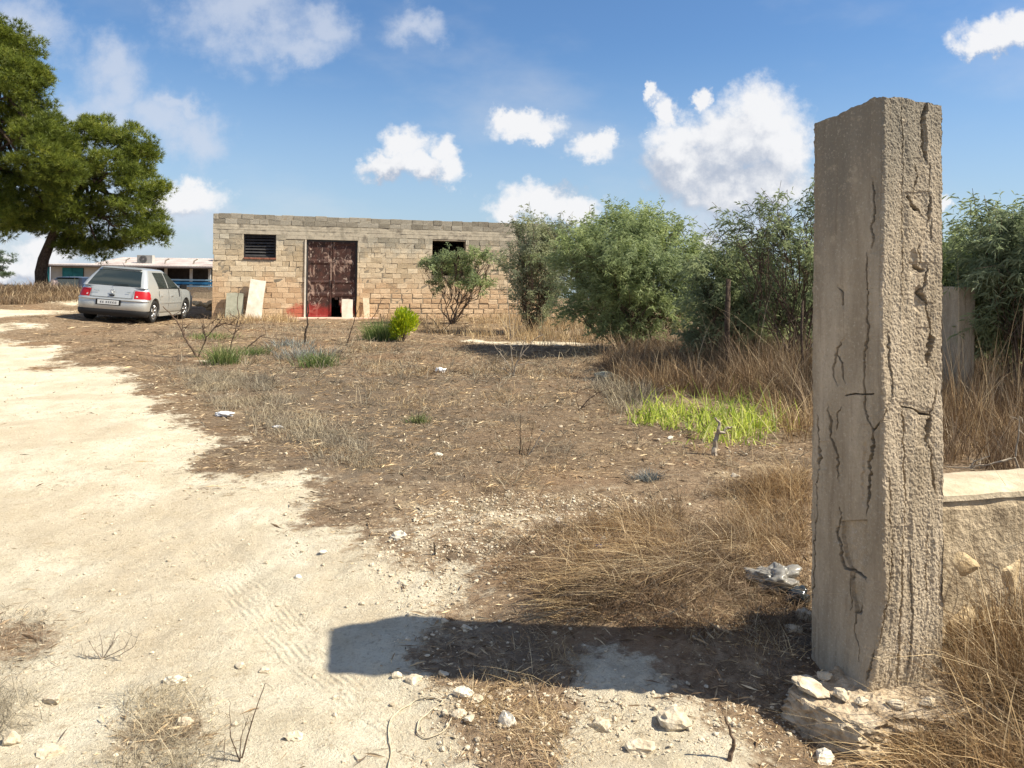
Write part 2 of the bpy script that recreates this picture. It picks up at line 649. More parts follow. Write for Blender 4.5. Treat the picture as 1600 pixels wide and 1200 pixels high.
def mat_ground():
    m, nt, b = new_mat('earth', 0.95, 0.08)
    p = wpos(nt)
    t = attr(nt, 'track')
    g = attr(nt, 'grey')
    n1 = nt.noise(p, 3.0, 8, 0.65)
    n2 = nt.noise(p, 22, 8, 0.7)
    n3 = nt.noise(p, 110, 4, 0.7)
    # litter streaks
    sv = nt.v('ADD', p, nt.v('SCALE', nt.noise(p, 5, 3, 0.5, out=1), scale=0.5))
    w1 = nt.noise(nt.v('MULTIPLY', sv, (22, 90, 60)), 1.0, 5, 0.75)
    w2 = nt.noise(nt.v('MULTIPLY', sv, (110, 28, 60)), 1.0, 5, 0.75)
    streak = nt.m('MAXIMUM', w1, w2)
    pale = nt.ramp(n1, [(0.28, (0.56, 0.48, 0.34)), (0.5, (0.70, 0.62, 0.47)), (0.72, (0.78, 0.72, 0.57))])
    pale = nt.mix(nt.step(n2, 0.52, 0.72), pale, (0.47, 0.38, 0.26))
    pale = nt.mix(nt.m('MULTIPLY', nt.step(nt.noise(p, 8, 6, 0.7), 0.60, 0.72), 0.55), pale, (0.36, 0.28, 0.18))
    tint = nt.step(nt.noise(nt.v('ADD', p, (9, 2, 0)), 0.8, 6, 0.62), 0.44, 0.60)
    pale = nt.mix(nt.m('MULTIPLY', tint, 0.55), pale, (0.52, 0.42, 0.29))
    pale = nt.mix(nt.m('MULTIPLY', nt.step(nt.noise(p, 55, 5, 0.75), 0.52, 0.66), 0.55), pale, (0.36, 0.28, 0.185))
    pale = nt.mix(nt.m('MULTIPLY', nt.step(nt.noise(nt.v('ADD', p, (1, 8, 0)), 70, 4, 0.75), 0.54, 0.66), 0.6), pale, (0.80, 0.74, 0.58))
    pale = nt.mix(nt.m('MULTIPLY', nt.step(n3, 0.60, 0.75), 0.5), pale, (0.78, 0.72, 0.58))
    br = nt.ramp(n2, [(0.30, (0.15, 0.10, 0.063)), (0.5, (0.30, 0.215, 0.14)), (0.68, (0.47, 0.36, 0.245))])
    br = nt.mix(nt.m('MULTIPLY', nt.step(nt.noise(p, 1.1, 7, 0.7), 0.50, 0.62), 0.75), br, (0.13, 0.095, 0.066))
    br = nt.mix(nt.m('MULTIPLY', nt.step(nt.noise(nt.v('ADD', p, (31, 7, 0)), 1.7, 8, 0.72), 0.55, 0.66), 0.75), br, (0.56, 0.44, 0.29))
    br = nt.mix(nt.m('MULTIPLY', nt.step(nt.noise(nt.v('ADD', p, (3, 17, 0)), 0.7, 6, 0.7), 0.50, 0.64), 0.5), br, (0.33, 0.20, 0.115))
    br = nt.mix(nt.step(streak, 0.60, 0.78), br, (0.56, 0.44, 0.29))
    br = nt.mix(nt.m('MULTIPLY', nt.step(nt.noise(p, 14, 6, 0.7), 0.56, 0.70), 0.7), br, (0.10, 0.07, 0.046))
    br = nt.mix(nt.m('MULTIPLY', nt.step(n3, 0.58, 0.74), 0.55), br, (0.56, 0.47, 0.34))
    br = nt.mix(nt.m('MULTIPLY', g, nt.step(nt.noise(p, 6, 5, 0.65), 0.3, 0.6)), br, (0.20, 0.16, 0.12))
    f = nt.m('ADD', t, nt.m('MULTIPLY', nt.m('SUBTRACT', nt.noise(p, 9, 8, 0.75), 0.5), 1.5))
    f = nt.step(f, 0.36, 0.66)
    yv = nt.new('ShaderNodeSeparateXYZ', {0: p}).outputs[1]
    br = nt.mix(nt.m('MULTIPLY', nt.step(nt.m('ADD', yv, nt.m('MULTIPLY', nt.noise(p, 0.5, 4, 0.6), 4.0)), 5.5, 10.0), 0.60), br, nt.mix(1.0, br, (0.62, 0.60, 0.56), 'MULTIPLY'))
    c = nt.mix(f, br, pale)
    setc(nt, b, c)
    hh = nt.m('ADD', nt.m('ADD', nt.m('MULTIPLY', n2, 0.7), nt.m('MULTIPLY', nt.noise(p, 55, 5, 0.75), 0.5)), nt.m('ADD', nt.m('MULTIPLY', n3, 0.35), nt.m('MULTIPLY', streak, 0.4)))
    rs = nt.m('ADD', nt.m('MULTIPLY', attr(nt, 'rut_side'), 190.0), nt.m('MULTIPLY', nt.noise(p, 1.6, 3, 0.5), 12.0))
    rw = nt.m('MULTIPLY', nt.m('MULTIPLY', nt.m('SINE', rs), attr(nt, 'rut_mask')), nt.step(nt.noise(nt.v('ADD', p, (5, 5, 0)), 9, 4, 0.6), 0.46, 0.62))
    hh = nt.m('ADD', hh, nt.m('MULTIPLY', rw, 0.22))
    bump(nt, b, hh, 0.022)
    return m


M = {}
M['ground'] = mat_ground()
M['straw'] = mat_leaf('straw', [(0.0, (0.192, 0.120, 0.066)), (0.4, (0.360, 0.246, 0.138)), (0.8, (0.528, 0.396, 0.228)), (1.0, (0.744, 0.600, 0.396))], 0.15, 0.6, 0.2)
M['straw_gold'] = mat_leaf('gold_straw', [(0.0, (0.12, 0.07, 0.035)), (0.4, (0.27, 0.17, 0.085)), (0.8, (0.44, 0.30, 0.16)), (1.0, (0.70, 0.55, 0.35))], 0.22, 0.55, 0.25)
M['straw_brown'] = mat_leaf('brown_straw', [(0.0, (0.07, 0.042, 0.026)), (0.5, (0.19, 0.126, 0.077)), (0.85, (0.32, 0.228, 0.145)), (1.0, (0.58, 0.46, 0.31))], 0.15, 0.6, 0.2)
M['straw_grey'] = mat_leaf('grey_straw', [(0.0, (0.126, 0.105, 0.077)), (0.5, (0.252, 0.210, 0.154)), (1.0, (0.504, 0.434, 0.322))], 0.1, 0.7, 0.2)
M['litter'] = mat_leaf('litter', [(0.0, (0.078, 0.052, 0.035)), (0.35, (0.208, 0.137, 0.082)), (0.7, (0.390, 0.280, 0.176)), (1.0, (0.715, 0.572, 0.390))], 0.0, 0.8, 0.1)
M['acacia'] = mat_leaf('acacia_leaf', [(0.0, (0.15, 0.185, 0.085)), (0.5, (0.36, 0.43, 0.21)), (0.85, (0.54, 0.60, 0.34)), (1.0, (0.70, 0.72, 0.46))], 0.52, 0.5, 0.3)
M['acacia_grey'] = mat_leaf('grey_leaf', [(0.0, (0.18, 0.20, 0.125)), (0.5, (0.37, 0.40, 0.26)), (0.85, (0.52, 0.54, 0.37)), (1.0, (0.66, 0.65, 0.49))], 0.5, 0.5, 0.3)
M['acacia_dark'] = mat_leaf('dark_leaf', [(0.0, (0.13, 0.16, 0.085)), (0.5, (0.31, 0.365, 0.205)), (0.85, (0.48, 0.54, 0.33)), (1.0, (0.66, 0.68, 0.47))], 0.52, 0.5, 0.3)
M['pine'] = mat_leaf('pine_needle', [(0.0, (0.055, 0.075, 0.014)), (0.5, (0.15, 0.19, 0.030)), (0.85, (0.27, 0.30, 0.050)), (1.0, (0.40, 0.40, 0.10))], 0.35, 0.5, 0.3)
M['pine_far'] = mat_leaf('far_needle', [(0.0, (0.08, 0.12, 0.07)), (1.0, (0.17, 0.22, 0.13))], 0.3)
M['bulb'] = mat_leaf('bulb_leaf', [(0.0, (0.17, 0.25, 0.035)), (0.4, (0.42, 0.52, 0.08)), (0.8, (0.68, 0.73, 0.16)), (1.0, (0.84, 0.82, 0.40))], 0.5, 0.45, 0.4)
M['yellow'] = mat_leaf('yellow_green_leaf', [(0.0, (0.16, 0.26, 0.01)), (0.4, (0.34, 0.44, 0.015)), (1.0, (0.66, 0.68, 0.03))], 0.4)
M['grass'] = mat_leaf('grass_blade', [(0.0, (0.07, 0.12, 0.03)), (0.6, (0.14, 0.20, 0.06)), (1.0, (0.30, 0.30, 0.13))], 0.35)
M['bluegrey'] = mat_leaf('blue_grey_weed', [(0.0, (0.10, 0.115, 0.11)), (0.6, (0.22, 0.24, 0.235)), (1.0, (0.46, 0.47, 0.43))], 0.2)
M['bark'] = mat_noise('bark', (0.035, 0.024, 0.018), (0.11, 0.08, 0.06), 14, 0.95, 30, 0.02)
M['twig'] = mat_noise('twig', (0.075, 0.05, 0.035), (0.17, 0.12, 0.085), 20, 0.9, None, 0)
M['twig_grey'] = mat_noise('grey_twig', (0.22, 0.18, 0.14), (0.42, 0.36, 0.28), 20, 0.9, None, 0)
M['twig_dark'] = mat_noise('dark_twig', (0.022, 0.016, 0.012), (0.075, 0.055, 0.04), 20, 0.9, None, 0)
M['rock'] = mat_noise('limestone', (0.36, 0.29, 0.20), (0.54, 0.46, 0.34), 24, 0.95, 70, 0.006, c3=(0.66, 0.58, 0.45))
M['rockw'] = mat_noise('white_limestone', (0.56, 0.49, 0.38), (0.78, 0.73, 0.62), 26, 0.95, 60, 0.004)
M['rubble'] = mat_noise('footing_rubble', (0.24, 0.18, 0.12), (0.42, 0.335, 0.235), 14, 0.95, 45, 0.012, c3=(0.60, 0.51, 0.38))

# ------------------------------------------------------------------ ground sheet
def axis_y():
    y = [-3.0, -2.0, -1.0, -0.2, 0.4, 0.9, 1.3]
    v = 1.6
    while v < 60:
        y.append(v)
        v += max(0.014, 0.0065 * v)
    while v < 2600:
        y.append(v)
        v *= 1.10
    return np.array(y)


def axis_x():
    x = [0.0]
    v = 0.0
    while v < 2400:
        st = 0.017 if v < 2.3 else 0.017 * (1 + (v - 2.3) * 0.55) if v < 40 else v * 0.09
        st = min(st, 0.22) if v < 26 else st
        v += st
        x.append(v)
    x = np.array(x)
    return np.concatenate([-x[:0:-1], x])


gx, gy = axis_x(), axis_y()
GX, GY = np.meshgrid(gx, gy)
X, Y = GX.ravel(), GY.ravel()
Z = H(X, Y)
nx, ny = len(gx), len(gy)
ii = (np.arange(ny - 1)[:, None] * nx + np.arange(nx - 1)[None, :]).ravel()
Q = np.stack([ii, ii + 1, ii + nx + 1, ii + nx], 1)
grey = np.clip(_el(X, Y, 500, 640, 150, 60) + _el(X, Y, 620, 700, 110, 50) + 0.7 * _el(X, Y, 820, 610, 200, 40) + 0.6 * _el(X, Y, 400, 590, 140, 20) + 0.8 * _el(X, Y, 850, 1030, 110, 60), 0, 1)
rdist, rside = seg_dist(X, Y, RUT)
me = mesh_np('ground', np.stack([X, Y, Z], 1), [Q], True, {'track': track_mask(X, Y), 'grey': grey, 'rut_side': np.clip(rside, -.5, .5), 'rut_mask': (1 - sst(.07, .13, rdist + .05 * vn(X * 6, Y * 6, 3)))})
tag(link('ground', me, M['ground']), 'pale dirt track and brown littered earth sloping up to the building', kind='structure')
print('ground', nx, ny)
# ------------------------------------------------------------------ block building
def mat_block(name, use_attr):
    m, nt, b = new_mat(name, 0.92, 0.15)
    tc = nt.n.new('ShaderNodeTexCoord')
    p = wpos(nt)
    if use_attr:
        r = attr(nt, 'rnd')
    else:
        r = nt.n.new('ShaderNodeObjectInfo').outputs['Random']
    z = nt.new('ShaderNodeSeparateXYZ', {0: p}).outputs[2]
    big = nt.noise(p, 0.9, 4, 0.6)
    lvl = nt.m('ADD', z, nt.m('MULTIPLY', nt.m('SUBTRACT', big, 0.5), 2.6))
    grey = nt.ramp(r, [(0.0, (0.27, 0.24, 0.185)), (0.5, (0.38, 0.34, 0.265)), (1.0, (0.48, 0.435, 0.345))])
    beige = nt.ramp(r, [(0.0, (0.46, 0.36, 0.235)), (0.5, (0.60, 0.475, 0.32)), (1.0, (0.70, 0.58, 0.41))])
    orange = nt.ramp(r, [(0.0, (0.50, 0.335, 0.20)), (0.5, (0.62, 0.44, 0.275)), (1.0, (0.72, 0.54, 0.355))])
    c = nt.mix(nt.step(lvl, 1.7, 1.0), beige, orange)
    c = nt.mix(nt.step(z, 2.9, 3.1), nt.mix(nt.step(nt.m('ADD', z, nt.m('MULTIPLY', nt.m('SUBTRACT', nt.noise(p, 2.2, 4, 0.6), 0.5), 1.6)), 1.9, 2.7), c, grey), nt.mix(1.0, grey, (0.82, 0.82, 0.84), 'MULTIPLY'))
    c = nt.mix(nt.m('MULTIPLY', nt.step(nt.noise(p, 3.5, 6, 0.7), 0.55, 0.72), 0.55), c, (0.20, 0.165, 0.125))
    c = nt.mix(nt.m('MULTIPLY', nt.step(nt.noise(p, 45, 4, 0.7), 0.58, 0.75), 0.4), c, (0.66, 0.56, 0.42))
    # spilled red paint low beside the door
    dv = nt.v('LENGTH', nt.v('MULTIPLY', nt.v('SUBTRACT', p, (-6.55, 24.1, 0.28)), (1.25, 0.0, 2.0)))
    pf = nt.step(nt.m('ADD', dv, nt.m('MULTIPLY', nt.m('SUBTRACT', nt.noise(p, 4, 5, 0.65), 0.5), 1.2)), 0.72, 0.36)
    c = nt.mix(nt.m('MULTIPLY', pf, 0.72), c, (0.42, 0.045, 0.035))
    setc(nt, b, c)
    bump(nt, b, nt.noise(p, 60, 5, 0.7), 0.012)
    return m


M['block'] = mat_block('pumice_block', False)
M['block_mass'] = mat_block('pumice_block_mass', True)
M['mortar'] = mat_noise('mortar', (0.20, 0.165, 0.12), (0.36, 0.30, 0.22), 9, 0.95, 40, 0.006)
M['concrete'] = mat_noise('weathered_concrete', (0.22, 0.19, 0.15), (0.50, 0.44, 0.34), 3.5, 0.92, 50, 0.006, c3=(0.30, 0.265, 0.205))
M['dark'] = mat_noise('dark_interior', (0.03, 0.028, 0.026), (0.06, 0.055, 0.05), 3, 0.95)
M['iron'] = mat_noise('dark_iron', (0.018, 0.017, 0.018), (0.045, 0.042, 0.042), 8, 0.6, None, 0, 0.4)
M['slab_white'] = mat_noise('pale_slab', (0.58, 0.50, 0.40), (0.76, 0.70, 0.60), 5, 0.7, 30, 0.002)
M['slab_grey'] = mat_noise('grey_slab', (0.25, 0.25, 0.19), (0.38, 0.37, 0.29), 5, 0.75, 30, 0.002)
M['plank'] = mat_noise('plank', (0.34, 0.21, 0.10), (0.55, 0.38, 0.21), 12, 0.85, 50, 0.003)
M['plank_pale'] = mat_noise('pale_plank', (0.55, 0.45, 0.30), (0.72, 0.62, 0.45), 12, 0.85, 50, 0.003)


def mat_rust():
    m, nt, b = new_mat('rusty_sheet', 0.65, 0.35)
    p = objpos(nt)
    p = nt.v('ADD', p, nt.new('ShaderNodeCombineXYZ', {0: nt.m('MULTIPLY', nt.n.new('ShaderNodeObjectInfo').outputs['Random'], 37.0)}).outputs[0])
    q = nt.v('MULTIPLY', p, (1.0, 1.0, 0.55))
    n = nt.noise(q, 3.0, 8, 0.68, dist=1.2)
    c = nt.ramp(nt.noise(p, 5, 6, 0.6), [(0.35, (0.030, 0.014, 0.011)), (0.6, (0.070, 0.028, 0.020)), (0.8, (0.14, 0.055, 0.035))])
    c = nt.mix(nt.step(n, 0.55, 0.60), c, (0.30, 0.20, 0.155))
    c = nt.mix(nt.step(nt.noise(q, 5.5, 7, 0.7, dist=2.0), 0.575, 0.62), c, (0.34, 0.26, 0.215))
    z = nt.new('ShaderNodeSeparateXYZ', {0: p}).outputs[2]
    rf = nt.step(nt.m('ADD', z, nt.m('MULTIPLY', nt.noise(p, 4, 5, 0.6), 0.8)), 0.95, 0.6)
    c = nt.mix(nt.m('MULTIPLY', rf, 0.8), c, (0.30, 0.02, 0.016))
    setc(nt, b, c)
    bump(nt, b, nt.noise(p, 25, 5, 0.7), 0.006)
    return m


M['rust'] = mat_rust()
M['threshold'] = mat_noise('pinkish_step', (0.50, 0.30, 0.24), (0.66, 0.52, 0.40), 3, 0.9, 30, 0.004)

WA = math.radians(16)
bld = empty('stone_block_building', (-9.13, 23.40, 0), WA, 'low roofless looking shed of rough stone blocks with double rusty doors beyond the field', 'building')
BL = 11.0
OPEN = [(0.89, 1.84, 2.03, 2.755), (2.76, 4.34, 0.10, 2.63), (6.76, 7.88, 1.55, 2.70)]
mb = MB()
# backing wall pieces around the openings (front at y=.016, back at .30)
xs = [0.03, 0.89, 1.84, 2.76, 4.34, 6.76, 7.88, BL - .03]
for i in range(7):
    u0, u1 = xs[i], xs[i + 1]
    op = [o for o in OPEN if abs(o[0] - u0) < 1e-6]
    if not op:
        mb.box(((u0 + u1) / 2, .151, 1.42), (u1 - u0, .284, 3.18))
    else:
        a, c_, z0, z1 = op[0]
        if z0 > 0.2:
            mb.box(((u0 + u1) / 2, .151, (z0 - .17) / 2), (u1 - u0, .284, z0 + .17))
        mb.box(((u0 + u1) / 2, .151, (z1 + 3.01) / 2), (u1 - u0, .284, 3.01 - z1))
mb.box((BL / 2, .151, 3.20), (BL - .06, .284, .30))
mb.build('mortar_bed', M['mortar'], bld)
mb = MB()
mb.box((.15, 3.6, 1.5), (.3, 6.55, 3.7))
mb.box((BL - .15, 3.6, 1.5), (.3, 6.55, 3.7))
mb.box((BL / 2, 6.98, 1.5), (BL, .2, 3.7))
mb.build('rear_wall', M['concrete'], bld)
rb = MB()
rb.box((BL / 2, 3.6, 2.86), (BL - .62, 6.52, .18))
rb.build('roof', M['concrete'], bld)
fb = MB()
fb.box((BL / 2, 3.6, .06), (BL - .62, 6.52, .12))
fb.build('floor', M['dark'], bld)


def block_mesh(w, h, seed, rnd=8):
    r = np.random.default_rng(seed)
    nxg, nzg = 4, 3
    c = rnd / 1000
    xs_ = np.linspace(-w / 2 + c, w / 2 - c, nxg)
    zs_ = np.linspace(-h / 2 + c, h / 2 - c, nzg)
    V = [(x + r.uniform(-.003, .003), r.uniform(-.004, .005), z + r.uniform(-.003, .003)) for z in zs_ for x in xs_]
    q = [(j * nxg + i, j * nxg + i + 1, (j + 1) * nxg + i + 1, (j + 1) * nxg + i) for j in range(nzg - 1) for i in range(nxg - 1)]
    ring = [i for i in range(nxg)] + [j * nxg + nxg - 1 for j in range(1, nzg)] + [(nzg - 1) * nxg + i for i in range(nxg - 2, -1, -1)] + [j * nxg for j in range(nzg - 2, 0, -1)]
    base = len(V)
    for k in ring:
        x, y, z = V[k]
        sx_ = w / 2 / max(abs(xs_[0]), 1e-6)
        sz_ = h / 2 / max(abs(zs_[0]), 1e-6)
        V.append((x * sx_ + r.uniform(-.002, .002), .004, z * sz_ + r.uniform(-.002, .002)))
    n = len(ring)
    for k in range(n):
        V.append((V[base + k][0], .035, V[base + k][2]))
    for k in range(n):
        a, b_ = ring[k], ring[(k + 1) % n]
        q.append((b_, a, base + k, base + (k + 1) % n))
        q.append((base + (k + 1) % n, base + k, base + n + k, base + n + (k + 1) % n))
    return np.array(V), np.array(q)


widths = [0.20, 0.27, 0.32, 0.335, 0.35]
bmeshes = {}
for wi, w in enumerate(widths):
    for s_ in range(4):
        V, q = block_mesh(w, .157, wi * 10 + s_, 6)
        bmeshes[(wi, s_, 0)] = mesh_np('block', V, [q], False)
        V, q = block_mesh(w * .93, .142, wi * 10 + s_ + 200, 22)
        bmeshes[(wi, s_, 1)] = mesh_np('rough_block', V, [q], False)
for k_, me in bmeshes.items():
    me.materials.append(M['block'])
rr = random.Random(3)
placed = []
courses = [(3.37 - .078 - .16 * k, 1) for k in range(2)] + [(2.745 - .082 - .1635 * k, 0) for k in range(16)]
for ci, (zc, top) in enumerate(courses):
    u = 0.0 if ci % 2 else -0.17
    while u < BL:
        wi = rr.choices(range(5), [1, 2, 4, 6, 5])[0]
        w = widths[wi]
        a, b_ = u, u + w + .008
        ue = b_
        # clip against openings: shrink to the nearest width that fits
        lim0, lim1 = max(a, 0.0), min(b_, BL)
        for o in OPEN:
            if zc + .07 > o[2] and zc - .07 < o[3] and not top:
                if lim0 < o[1] and lim1 > o[0]:
                    if lim0 < o[0]:
                        lim1 = min(lim1, o[0])
                    elif lim1 > o[1]:
                        lim0 = max(lim0, o[1])
                    else:
                        lim1 = lim0
        if not top and zc > 2.60 and ((2.12 < (a + b_) / 2 < 4.8)):
            lim1 = lim0
        if lim1 - lim0 > 0.05:
            sw = (lim1 - lim0 - .008)
            wi2 = min(range(5), key=lambda k: abs(widths[k] - sw))
            placed.append(((lim0 + lim1) / 2, zc, wi2, sw / widths[wi2], 1 if (lim0 > 4.5 and zc < .95 and not top) else 0, top))
        u = ue
# the 300 that show largest (nearest, not behind the bushes) are single parts, the rest one mass
placed.sort(key=lambda t: t[0] + (3 if t[4] else 0))
rest = MB()
for i, (u, z, wi, sc, rough, top) in enumerate(placed):
    dy = rr.uniform(-.006, .008) if not rough else rr.uniform(-.012, .006)
    z = z + (rr.uniform(-.012, .012) if rough else 0)
    u = u + (rr.uniform(-.015, .015) if rough else 0)
    rz = rr.uniform(-.012, .012)
    if top and z > 3.25:
        z += rr.uniform(-.030, .008)
    if i < 300:
        o = bpy.data.objects.new('block', bmeshes[(wi, rr.randrange(4), rough)])
        col.objects.link(o)
        o.parent = bld
        o.location = (u, dy, z + rr.uniform(-.003, .003))
        o.rotation_euler = (0, rr.uniform(-.012, .012), rz)
        o.scale = (sc, 1, 1)
    else:
        V, q = block_mesh(widths[wi] * sc * (.93 if rough else 1), .142 if rough else .157, 900 + i, 22 if rough else 4)
        rest.add(V + (u, dy, z), q, a=rr.random())
tag(rest.build('blockwork', M['block_mass'], bld), kind='stuff')
print('blocks', len(placed))
# concrete ring beam with board marks
for k, (z0, z1, dy) in enumerate([(2.75, 2.878, .000), (2.879, 2.962, -.003), (2.963, 3.047, .001)]):
    g = MB()
    nseg = 90
    uu = np.linspace(0, BL, nseg + 1)
    V = []
    for u in uu:
        e = .004 * math.sin(u * 7 + k) + rr.uniform(-.003, .003)
        V += [(u, dy + .02, z0), (u, dy + e, z0 + .003), (u, dy + e + rr.uniform(-.003, .003), z1 - .003), (u, dy + .02, z1), (u, .24, z1), (u, .24, z0)]
    q = []
    for i in range(nseg):
        for j in range(6):
            q.append((i * 6 + j, (i + 1) * 6 + j, (i + 1) * 6 + (j + 1) % 6, i * 6 + (j + 1) % 6))
    g.add(V, q)
    g.build('ring_beam', M['concrete'], bld)
g = MB()
g.box((2.43, .10, 2.69), (.64, .205, .115))
g.box((3.55, .10, 2.69), (1.60, .21, .115))
g.box((4.60, .10, 2.66), (.48, .20, .175))
g.build('lintel', M['concrete'], bld)
g = MB()
for i in range(5):
    g.box((.99 + i * .19, .10, 2.005 + rr.uniform(-.004, .004)), (.182, .26, .045))
g.build('sill', mat_noise('brick_red', (0.20, 0.07, 0.045), (0.36, 0.15, 0.10), 15, 0.9), bld)
fr = MB()
fr.box((1.365, .13, 2.05), (.95, .04, .04))
fr.box((1.365, .13, 2.735), (.95, .04, .04))
fr.box((.91, .13, 2.39), (.04, .04, .65))
fr.box((1.82, .13, 2.39), (.04, .04, .65))
fo = fr.build('window_frame', M['iron'], bld)
for i in range(7):
    s_ = MB()
    s_.box((0, 0, 0), (.86, .012, .07), rotx(math.radians(-28 + rr.uniform(-6, 6))))
    link('slat', s_.mesh('slat'), M['iron'], fo, (1.365, .15, 2.11 + i * .094))
# dark boards behind the right window so that the room reads black
# door
jm = MB()
jm.box((2.735, -.004, 1.37), (.05, .05, 2.5))
jm.build('door_jamb', M['slab_white'], bld)
df = MB()
df.box((2.79, .10, 1.37), (.05, .08, 2.5))
df.box((4.31, .10, 1.37), (.05, .08, 2.5))
df.box((3.55, .10, 2.60), (1.47, .08, .06))
df.build('door_frame', M['iron'], bld)


def leaf_mesh(w, h, notch):
    g = MB()
    nx_, nz_ = 16, 40
    r = np.random.default_rng(5 if notch else 6)
    U, Zz = np.meshgrid(np.linspace(0, w, nx_ + 1), np.linspace(0, h, nz_ + 1))
    # pressed frame pattern: raised stiles, sunk panels
    D_ = np.zeros_like(U)
    for (a, b_, c_, d_) in [(.08, w - .08, .12, .70), (.08, w - .08, .80, 1.10), (.08, w - .08, 1.20, 1.75), (.08, w - .08, 1.85, h - .1)]:
        D_ = np.where((U > a) & (U < b_) & (Zz > c_) & (Zz < d_), .018, D_)
    D_ = D_ + .012 * fbm(U * 4, Zz * 3, 9, 3)
    V = np.stack([U.ravel(), D_.ravel(), Zz.ravel()], 1)
    B_ = V + (0, .03, 0)
    q = []
    n1 = nx_ + 1
    keep = lambda i, j: not (notch and U[j, i] < .30 - .10 * Zz[j, i] / .6 and Zz[j, i] < .62 + .05 * math.sin(i * 2))
    for j in range(nz_):
        for i in range(nx_):
            if keep(i, j):
                a = j * n1 + i
                q.append((a, a + 1, a + n1 + 1, a + n1))
                o_ = len(V)
                q.append((o_ + a, o_ + a + n1, o_ + a + n1 + 1, o_ + a + 1))
    g.add(np.concatenate([V, B_]), q)
    return g.mesh('door_leaf')


for k in range(2):
    o = link('door_leaf', leaf_mesh(.735, 2.44, k == 1), M['rust'], bld, (2.815 + k * .75, .07 + .02 * k, .13))
    o.rotation_euler = (0, 0, 0.0 if k == 0 else -.02)
    hd = MB()
    hd.tube([(.68 if k == 0 else .06, -.02, 1.05), (.68 if k == 0 else .06, -.05, 1.08), (.68 if k == 0 else .06, -.05, 1.2), (.68 if k == 0 else .06, -.02, 1.23)], .012, 6)
    hd.build('handle', M['iron'], o)
st = MB()
V = np.array([[2.2, -.55], [3.2, -.75], [4.4, -.68], [5.0, -.35], [4.95, .0], [2.3, .0]])
Vt = np.concatenate([np.c_[V, np.full(6, .185)], np.c_[V * [1, 1.08], np.full(6, -.05)]])
st.add(Vt, [(i, (i + 1) % 6, 6 + (i + 1) % 6, 6 + i)[::-1] for i in range(6)] + [(0, 1, 2, 3), (0, 3, 4, 5)])
st.build('step', M['threshold'], bld)


def at_wall(u, out, z=0.0):
    return (-9.13 + u * math.cos(WA) + out * math.sin(WA), 23.40 + u * math.sin(WA) - out * math.cos(WA), z)


def leaning(name, u, out, z, w, h, th, mat, lean, roll, label, cat, seed=1):
    """an irregular slab whose foot stands `out` from the wall and whose top touches it"""
    r = np.random.default_rng(seed)
    n = 14
    pts = []
    per = [(-w / 2, 0), (w / 2, 0), (w / 2, h * .5), (w / 2, h), (0, h), (-w / 2, h), (-w / 2, h * .5)]
    per = [(x + r.uniform(-.015, .015), z_ + r.uniform(-.02, .02)) for x, z_ in per]
    k = len(per)
    V = [(x, -th / 2, z_) for x, z_ in per] + [(x, th / 2, z_) for x, z_ in per]
    g = MB()
    c0 = len(V)
    V.append((0, -th / 2, h / 2))
    V.append((0, th / 2, h / 2))
    g.add(V, [(i, i + k, (i + 1) % k + k, (i + 1) % k)[::-1] for i in range(k)], [(i, (i + 1) % k, c0) for i in range(k)] + [((i + 1) % k + k, i + k, c0 + 1) for i in range(k)])
    o = g.build(name, mat, None)
    p = at_wall(u, out, z)
    o.location = p
    o.rotation_euler = (math.radians(-lean), math.radians(roll), WA)
    return tag(o, label, cat)


leaning('leaning_slab', .66, .32, .14, .50, .82, .05, M['slab_grey'], 16, 1, 'greenish grey slab leaning on the block wall nearest the left corner', 'slab', 2)
leaning('leaning_slab', 1.22, .42, .17, .46, 1.22, .04, M['slab_white'], 15, 6, 'tall cream stone slab leaning on the block wall under the louvred window', 'slab', 3)
leaning('leaning_slab', 4.03, .16, .185, .34, .58, .04, M['slab_white'], 8, 0, 'small white slab propped against the foot of the rusty door', 'slab', 4)
leaning('plank', 4.36, .18, .18, .10, .68, .035, M['plank'], 9, 2, 'short orange wood plank leaning on the right edge of the rusty door', 'plank', 5)
leaning('plank', 4.66, .20, .10, .17, .72, .03, M['plank_pale'], 11, -3, 'pale split board leaning on the wall just right of the rusty door', 'plank', 6)

# ------------------------------------------------------------------ concrete pillar
def proj(P):
    d = P - EYE
    Yd = d[:, 1]
    return 800 + 1200 * (d @ CR) / Yd, 430 - 1200 * (d @ CU) / Yd


def zc5(l):
    return [(1260 + a / 3.333, 140 + b / 3.333) for a, b in l]


def zc6(l):
    return [(1260 + a / 3.333, 480 + b / 3.333) for a, b in l]


def zc7(l):
    return [(1200 + a / 3.333, 830 + b / 3.333) for a, b in l]


